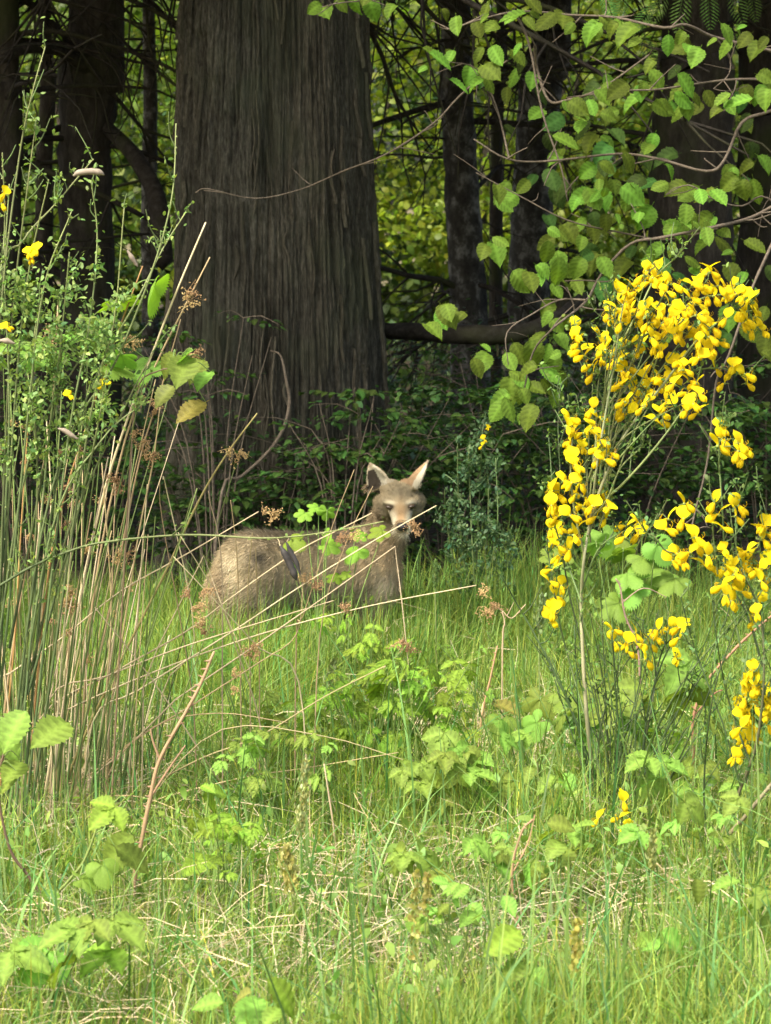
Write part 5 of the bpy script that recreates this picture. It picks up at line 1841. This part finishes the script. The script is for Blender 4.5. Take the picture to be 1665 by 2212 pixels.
herb('thimbleberry', 'bright green thimbleberry leaves standing in front of the coyote body', 'herb', 700, 8.1,
     [(675, 1098, 0.75), (650, 1118, 0.8), (702, 1120, 0.8), (803, 1150, 0.95), (785, 1158, 0.7), (645, 1172), (690, 1165), (755, 1198, 1.1), (725, 1185), (715, 1247, 0.8), (735, 1240, 0.6), (640, 1215, .6)], 'lobed', 'bright', 0.075, group=GH, face=0.7)
herb('thimbleberry', 'broad pale leaves behind the flowering broom stem', 'herb', 1350, 8.1,
     [(1330, 1200), (1290, 1200), (1370, 1250), (1440, 1200), (1410, 1250), (1320, 1180), (1360, 1290), (1310, 1320), (1180, 1200), (1390, 1215), (1340, 1240), (1280, 1250), (1440, 1265), (1230, 1230), (1300, 1165)], 'lobed', 'lime', 0.115, group=GH, face=0.6)
herb('thimbleberry', 'low pale leaves left of the broom base, one yellowing', 'herb', 1160, 7.4,
     [(1150, 1545, 1.2), (1210, 1520), (1090, 1525, 0.9, 'aged', 'ovate'), (1130, 1580), (1190, 1570), (1240, 1540), (1110, 1565)], 'lobed', 'lime', 0.10, group=GH, face=0.4, hgt=0.27, dens=1)
herb('bramble', 'green bramble leaves filling the space between the broom stems', 'bramble', 1370, 7.0,
     [(1290, 1480), (1340, 1500), (1480, 1440, 1.2), (1400, 1500), (1450, 1620), (1330, 1610), (1260, 1560), (1420, 1580), (1310, 1540), (1360, 1560), (1480, 1500), (1250, 1610)], 'trifol', 'lime', 0.13, group=GB, face=0.45, hgt=0.28)
herb('bramble', 'dark arching bramble cane with big pale leaves at the left edge', 'bramble', 180, 5.65,
     [(30, 1570, 1.1), (115, 1578, 1.2), (30, 1662, 1.0), (10, 1600), (20, 1690, 0.7)], 'ovate', 'lime', 0.085, group=GB, face=0.6,
     canes=[([(165, 2150), (150, 2080), (105, 1960), (60, 1890), (20, 1830), (-5, 1700), (10, 1620)], 5, (0.12, 0.08, 0.05))])
herb('bramble', 'young bramble shoot with crinkled bright leaves left of the red cane', 'bramble', 110, 5.75,
     [(235, 1752, 1.15, 'bright', 'trifol'), (255, 1838, 1.1, 'lime', 'ovate'), (285, 1850, 0.9, 'lime', 'ovate'), (210, 1905), (110, 1935, .6, 'lime', 'ovate'), (225, 1895, .8)], 'lobed', 'lime', 0.085, group=GB, face=0.6,
     canes=[([(110, 1960), (150, 1900), (180, 1862), (205, 1800), (215, 1770)], 4, (0.18, 0.24, 0.06))])
herb('bramble', 'lime leaf rosette at the lower left corner', 'bramble', 90, 5.4,
     [(40, 2060, 1.2), (90, 2075, 1.1), (225, 2060, 1.0, 'bright'), (150, 2010, 1.0), (190, 2000), (260, 2000, 1.2), (130, 2090, .8)], 'trifol', 'lime', 0.11, group=GB, face=0.5)
for lab, px_, D_, cx_, cy_, n_, kd, mt_, sz in (
        ('low lime leaves in the grass at the left edge of the lime clump', 600, 7.0, 610, 1640, 14, 'cut', 'lime', 0.085),
        ('pale serrated leaves in the grass below the right end of the lime clump', 1010, 6.8, 1020, 1640, 14, 'trifol', 'lime', 0.10),
        ('bright seedling leaves scattered left of the grass plumes', 500, 6.2, 500, 1820, 10, 'cut', 'bright', 0.07),
        ('green leaves low in the grass between sorrel and broom base', 1000, 5.8, 1000, 1960, 12, 'ovate', 'lime', 0.05),
        ('pale leaves low in the grass right of the broom base', 1480, 6.2, 1480, 1780, 6, 'trifol', 'lime', 0.08),
        ('cut-leaved patch in front of the low shaded leaves', 1050, 8.2, 1060, 1450, 14, 'cut', 'lime', 0.085),
        ('leafy patch at the right end of the meadow below the second broom flowers', 1590, 6.6, 1580, 1700, 5, 'trifol', 'lime', 0.10)):
    herb('meadow_herb', lab, 'herb', px_, D_, [(cx_ + rnd(-110, 110), cy_ + rnd(-55, 55), rnd(.7, 1.1)) for _ in range(n_)], kd, mt_, sz, group=GH, face=0.5, hgt=0.25, dens=1)
herb('nettle_shoot', 'upright leafy shoot left of the broom base', 'herb', 1155, 6.5,
     [(1065, 1705, 1.0), (1120, 1690, 1.0), (1180, 1690, 1.1), (1205, 1668, .9), (1225, 1685, .9), (1190, 1740), (1140, 1670, .8), (1150, 1655, .7)], 'ovate', 'lime', 0.06, group=GH, face=0.5,
     canes=[([(1165, 1880), (1160, 1780), (1163, 1690), (1158, 1630)], 2.6, (0.17, 0.2, 0.07))])
herb('bramble', 'small bramble spray in the centre foreground grass', 'bramble', 960, 6.25,
     [(920, 1850), (870, 1850, .8), (1030, 1820, .8), (1080, 1860), (1140, 1880), (1040, 1830, .7), (950, 1890, .7)], 'trifol', 'lime', 0.10, group=GB, face=0.5, dens=1)
herb('bramble', 'bramble leaves at the foot of the flowering broom', 'bramble', 1210, 6.1,
     [(1180, 1800), (1240, 1800), (1220, 1850), (1210, 1780), (1200, 1830), (1260, 1780), (1150, 1890, 1.1, 'lime', 'ovate'), (1080, 1840)], 'ovate', 'lime', 0.06, group=GB, face=0.5)
herb('broad_leaf_plant', 'plant with one large ribbed green leaf glowing near the bottom centre', 'herb', 1110, 5.55,
     [(1090, 2030, 1.3, 'bright', 'ovate'), (1112, 2095, 0.9, 'lime', 'ovate'), (1165, 2110, 0.8, 'lime', 'ovate')], 'ovate', 'bright', 0.065, group=GH, face=1.2, droop=0.1)
herb('bramble', 'small bramble sprays at the lower right among dead straw', 'bramble', 1490, 5.85,
     [(1510, 1920, .8), (1570, 1905, 1.0), (1455, 2030, 1.0), (1400, 2030, .9), (1490, 2025), (1430, 2040)], 'ovate', 'lime', 0.062, group=GB, face=0.4)
herb('bramble', 'fresh bramble leaves at the bottom edge, left of centre', 'bramble', 580, 5.3,
     [(610, 2150, 1.1, 'bright'), (545, 2180), (590, 2190, .8), (450, 2165, .8), (520, 2150, .7, 'aged')], 'ovate', 'lime', 0.07, group=GB, face=0.6)
herb('bramble', 'pale leaf spray at the lower right edge', 'bramble', 1640, 5.75,
     [(1650, 2010), (1600, 1960, .7), (1655, 1940, .7)], 'lobed', 'lime', 0.075, group=GB)
herb('dock_shoot', 'upright dock shoot with narrow folded leaves beside the red cane', 'herb', 415, 5.8,
     [(432, 1865, 1.3), (425, 1880, 1.0), (462, 1745, 1.2), (452, 1790, 1.0), (470, 1710, .8), (448, 1700, .6)], 'ovate', 'bright', 0.07, group=GH, face=0.8,
     canes=[([(412, 1960), (420, 1890), (440, 1800), (452, 1700), (456, 1660)], 3.2, (0.2, 0.28, 0.06))])
herb('blackberry', 'worn blackberry spray with yellow and red leaves beside the tan stalks', 'bramble', 240, 6.35,
     [(395, 792, 1.15, 'lime', 'ovate'), (362, 785, 0.9, 'lime', 'ovate'), (425, 795, .9, 'lime', 'ovate'), (440, 815, .9, 'lime', 'ovate'), (355, 850, .9, 'aged', 'ovate'), (415, 885, 1.1, 'redleaf', 'ovate'), (395, 770, .8)], 'ovate', 'lime', 0.075, group=GB, face=0.5,
     canes=[([(240, 1750), (270, 1200), (285, 950), (300, 830), (345, 800), (372, 795)], 2.5, (0.2, 0.14, 0.08))])
herb('thimbleberry', 'pale broad leaves mixed into the left broom stems', 'herb', 120, 6.5,
     [(310, 650, 1.0, 'bright'), (255, 655, .9, 'bright'), (230, 700, .9), (190, 715, 0.9), (60, 765, 1.1), (15, 772, 1.0), (95, 760, .9), (275, 792, 1.0), (300, 805, .9), (255, 780, .8), (10, 737, .8)], 'lobed', 'lime', 0.115, group=GH, face=0.35, droop=0.0,
     canes=[([(120, 1780), (150, 1200), (180, 900), (225, 720), (255, 660)], 2.2, (0.2, 0.24, 0.08))])
herb('broad_leaf_plant', 'low round leaves in shade below the dark shrubs right of the coyote', 'herb', 1010, 9.2,
     [(1090, 1365), (1050, 1385), (1010, 1370), (960, 1340), (930, 1390), (990, 1410), (1110, 1400)], 'ovate', 'lime', 0.06, group=GH)
herb('bramble', 'pale leaves in the grass at the far right below the broom flowers', 'bramble', 1470, 6.8,
     [(1440, 1650), (1480, 1660), (1410, 1690), (1390, 1640), (1540, 1560), (1590, 1720)], 'trifol', 'lime', 0.10, group=GB, hgt=0.26)
herb('lobed_herb', 'soft green cut leaves between the red cane and the lime clump', 'herb', 560, 7.3,
     [(520, 1530), (560, 1560), (600, 1540), (480, 1560), (540, 1600), (610, 1590), (470, 1400), (500, 1430), (580, 1500), (630, 1510)], 'cut', 'lime', 0.085, group=GH, hgt=0.28, dens=1)


# ---- bare canes and dry stalks
def cane(name, lab, cat, pix, r, D, c, side=(), group='bare canes and stalks in the grass', thorns=True):
    pts = [P(a, b, D) for a, b in pix]
    if pts[0][2] > 0.02:
        pts = [np.array((pts[0][0], D, -0.02))] + pts
    root = thing(name, lab, cat, (pts[0][0], D, 0), group)
    m_ = MB()
    pp = tube(m_, pts, list(np.linspace(r, r * 0.5, len(pts)) * px_m(D)), 7, c, lump=0.07)
    m_.build('cane', M['stem'], root)
    if thorns:
        m_ = MB()
        for q in pp[1:-1]:
            e = unit(np.array((random.choice((-1, 1)), rnd(-.5, .5), rnd(-.1, .5))))
            tube(m_, [q, q + e * r * 2.4 * px_m(D)], [r * .55 * px_m(D), 0.0002], 4, c, smooth=False)
        m_.build('thorns', M['stem'], root, 'stuff')
    for sp_ in side:
        m_ = MB()
        tube(m_, [P(a, b, D) for a, b in sp_], list(np.linspace(r * .55, r * .25, len(sp_)) * px_m(D)), 5, c)
        m_.build('twig', M['stem'], root)
    return root


RC = (0.29, 0.18, 0.105)
cane('bramble_cane', 'thick reddish bare bramble cane leaning right in the left foreground', 'cane', [(280, 2180), (284, 2100), (290, 1900), (305, 1820), (325, 1720), (345, 1640), (400, 1540), (432, 1480), (462, 1408)], 6.2, 5.7, RC, [[(345, 1640), (330, 1600), (325, 1575)], [(326, 1720), (365, 1660), (400, 1610)]])
cane('dry_stalk', 'thin reddish zigzag stalk in the bottom middle right', 'stalk', [(1117, 2220), (1130, 2080), (1105, 1900), (1125, 1800), (1150, 1770)], 4.0, 5.5, (0.42, 0.27, 0.15), [[(1110, 1880), (1140, 1820), (1155, 1760)], [(1120, 2010), (1100, 1960), (1090, 1930)]])
cane('dry_stalk', 'thin tan stalk running down to the bottom right', 'stalk', [(1553, 2215), (1548, 2134), (1488, 1964), (1440, 1890), (1418, 1864)], 3.6, 5.6, (0.42, 0.33, 0.17), [[(1540, 2110), (1535, 2000), (1565, 1960), (1590, 1930)]])
cane('dry_stalk', 'reddish upright stalk in the grass right of the lime clump', 'stalk', [(1033, 1640), (1040, 1550), (1060, 1460), (1074, 1395)], 3.4, 7.3, (0.34, 0.2, 0.11))
cane('bramble_cane', 'red-brown bent cane rising to the right edge behind the second broom', 'cane', [(1498, 1690), (1497, 1600), (1498, 1546), (1523, 1476), (1570, 1420), (1618, 1371), (1690, 1310)], 4.5, 6.9, (0.30, 0.15, 0.09), [[(1523, 1476), (1490, 1500), (1480, 1440)], [(1498, 1546), (1540, 1500), (1560, 1490)]])
cane('dry_stalk', 'straight pale stalk standing in the centre foreground', 'stalk', [(736, 1960), (722, 1800), (700, 1650)], 3.2, 6.2, (0.5, 0.4, 0.24), thorns=False)
cane('dry_stalk', 'pale stalk slanting in the lower middle grass', 'stalk', [(980, 2110), (930, 1960), (905, 1880), (885, 1830)], 2.4, 5.9, (0.45, 0.36, 0.2), thorns=False)
cane('dry_stalk', 'slim tan stalk between the cane and the lime clump', 'stalk', [(850, 1700), (852, 1560), (846, 1440)], 2.4, 7.0, (0.42, 0.33, 0.18), thorns=False)
cane('dry_stalk', 'grey bent twig with curled dry tips at the right edge of the dark wood', 'stalk', [(1380, 1420), (1350, 1330), (1340, 1270), (1330, 1250)], 2.8, 7.6, (0.30, 0.2, 0.15), [[(1345, 1300), (1390, 1270), (1440, 1290)]])
cane('bramble_cane', 'low dark twig arching over the thatch in the lower right', 'cane', [(1330, 1960), (1350, 1900), (1420, 1860), (1500, 1858), (1560, 1866)], 3.0, 6.0, (0.2, 0.13, 0.09))
cane('dry_stalk', 'brown withered frond lying below the lime clump', 'stalk', [(780, 1650), (800, 1600), (860, 1580), (930, 1600), (960, 1640)], 3.0, 7.15, (0.22, 0.15, 0.09), [[(800, 1600), (830, 1640)], [(860, 1580), (880, 1630)], [(900, 1590), (930, 1560)]])
cane('dry_stalk', 'dry cluster of curled pods on a twig right of the long stalk tip', 'stalk', [(1085, 1400), (1090, 1345), (1085, 1320), (1105, 1335), (1135, 1305)], 2.0, 7.0, (0.38, 0.27, 0.17), [[(1085, 1320), (1060, 1300)], [(1095, 1330), (1110, 1300)]])


# ---- grass flower heads
def plume(name, lab, px0, D, base_y, top_y, lean, w, c, kind='plume'):
    if base_y > 1500:
        D = (CAM_H - 0.24) * F_PX / (base_y - 412)
    b = gp(px0, D)
    root = thing(name, lab, 'grass', b, 'flowering grass and sorrel stalks')
    m_ = MB()
    topp = P(px0 + lean, top_y, D)
    bot = P(px0 + lean * 0.4, base_y, D)
    tube(m_, [b - (0, 0, .01), (b + bot) / 2 + (0.004, 0, 0), bot, topp], [2.0 * px_m(D), 1.7 * px_m(D), 1.4 * px_m(D), 0.7 * px_m(D)], 5, (0.2, 0.26, 0.08))
    m_.build('stem', M['stem'], root)
    mb = MB()
    n = 260 if kind == 'plume' else 90
    t = RNG.random(n)
    ax = bot + (topp - bot) * t[:, None]
    rad = w * px_m(D) * np.sin(np.pi * (0.12 + 0.82 * t)) ** 0.7
    pts = ax + RNG.standard_normal((n, 3)) * rad[:, None] * 0.5
    dirs = np.tile(unit(topp - bot), (n, 1)) * 2.2
    leaf_cloud(mb, pts, (0.012 if kind == 'plume' else 0.009) * (0.7 + 0.6 * RNG.random(n)), vary(c, n, 0.2, 0.08), 0.3, 0.45 if kind == 'plume' else 0.9, True, dirs)
    mb.build('flower_head', M['foliage'], root, 'stuff')


plume('grass_plume', 'pale fluffy grass plume standing left of centre', 640, 5.9, 1800, 1650, 20, 14, (0.36, 0.38, 0.16))
plume('grass_plume', 'yellowish grass plume just below the pale one', 635, 5.7, 1930, 1835, -15, 17, (0.42, 0.40, 0.13))
plume('grass_plume', 'green foxtail spike at the left side of the flowering broom', 1160, 7.2, 1370, 1290, 10, 10, (0.22, 0.30, 0.12))
plume('sheep_sorrel', 'yellow-orange sorrel spike in the bottom centre grass', 885, 5.6, 2080, 1880, 15, 12, (0.40, 0.37, 0.11), 'sorrel')
plume('sheep_sorrel', 'second sorrel spike right of the taller one', 915, 5.65, 1990, 1890, 8, 9, (0.40, 0.35, 0.11), 'sorrel')
plume('sheep_sorrel', 'greenish yellow sorrel spike beside the large ribbed leaf', 1235, 5.6, 2100, 1990, 10, 11, (0.42, 0.38, 0.09), 'sorrel')
plume('grass_plume', 'narrow green grass spike standing right of the coyote', 938, 8.3, 1270, 1215, 4, 5, (0.18, 0.27, 0.09))
plume('grass_plume', 'drooping green grass head in front of the lime clump', 690, 6.3, 1520, 1430, 30, 11, (0.20, 0.25, 0.09))
plume('grass_plume', 'pale grass head at the lower right behind the tan stalk', 1405, 5.9, 1880, 1800, 5, 8, (0.34, 0.38, 0.13))
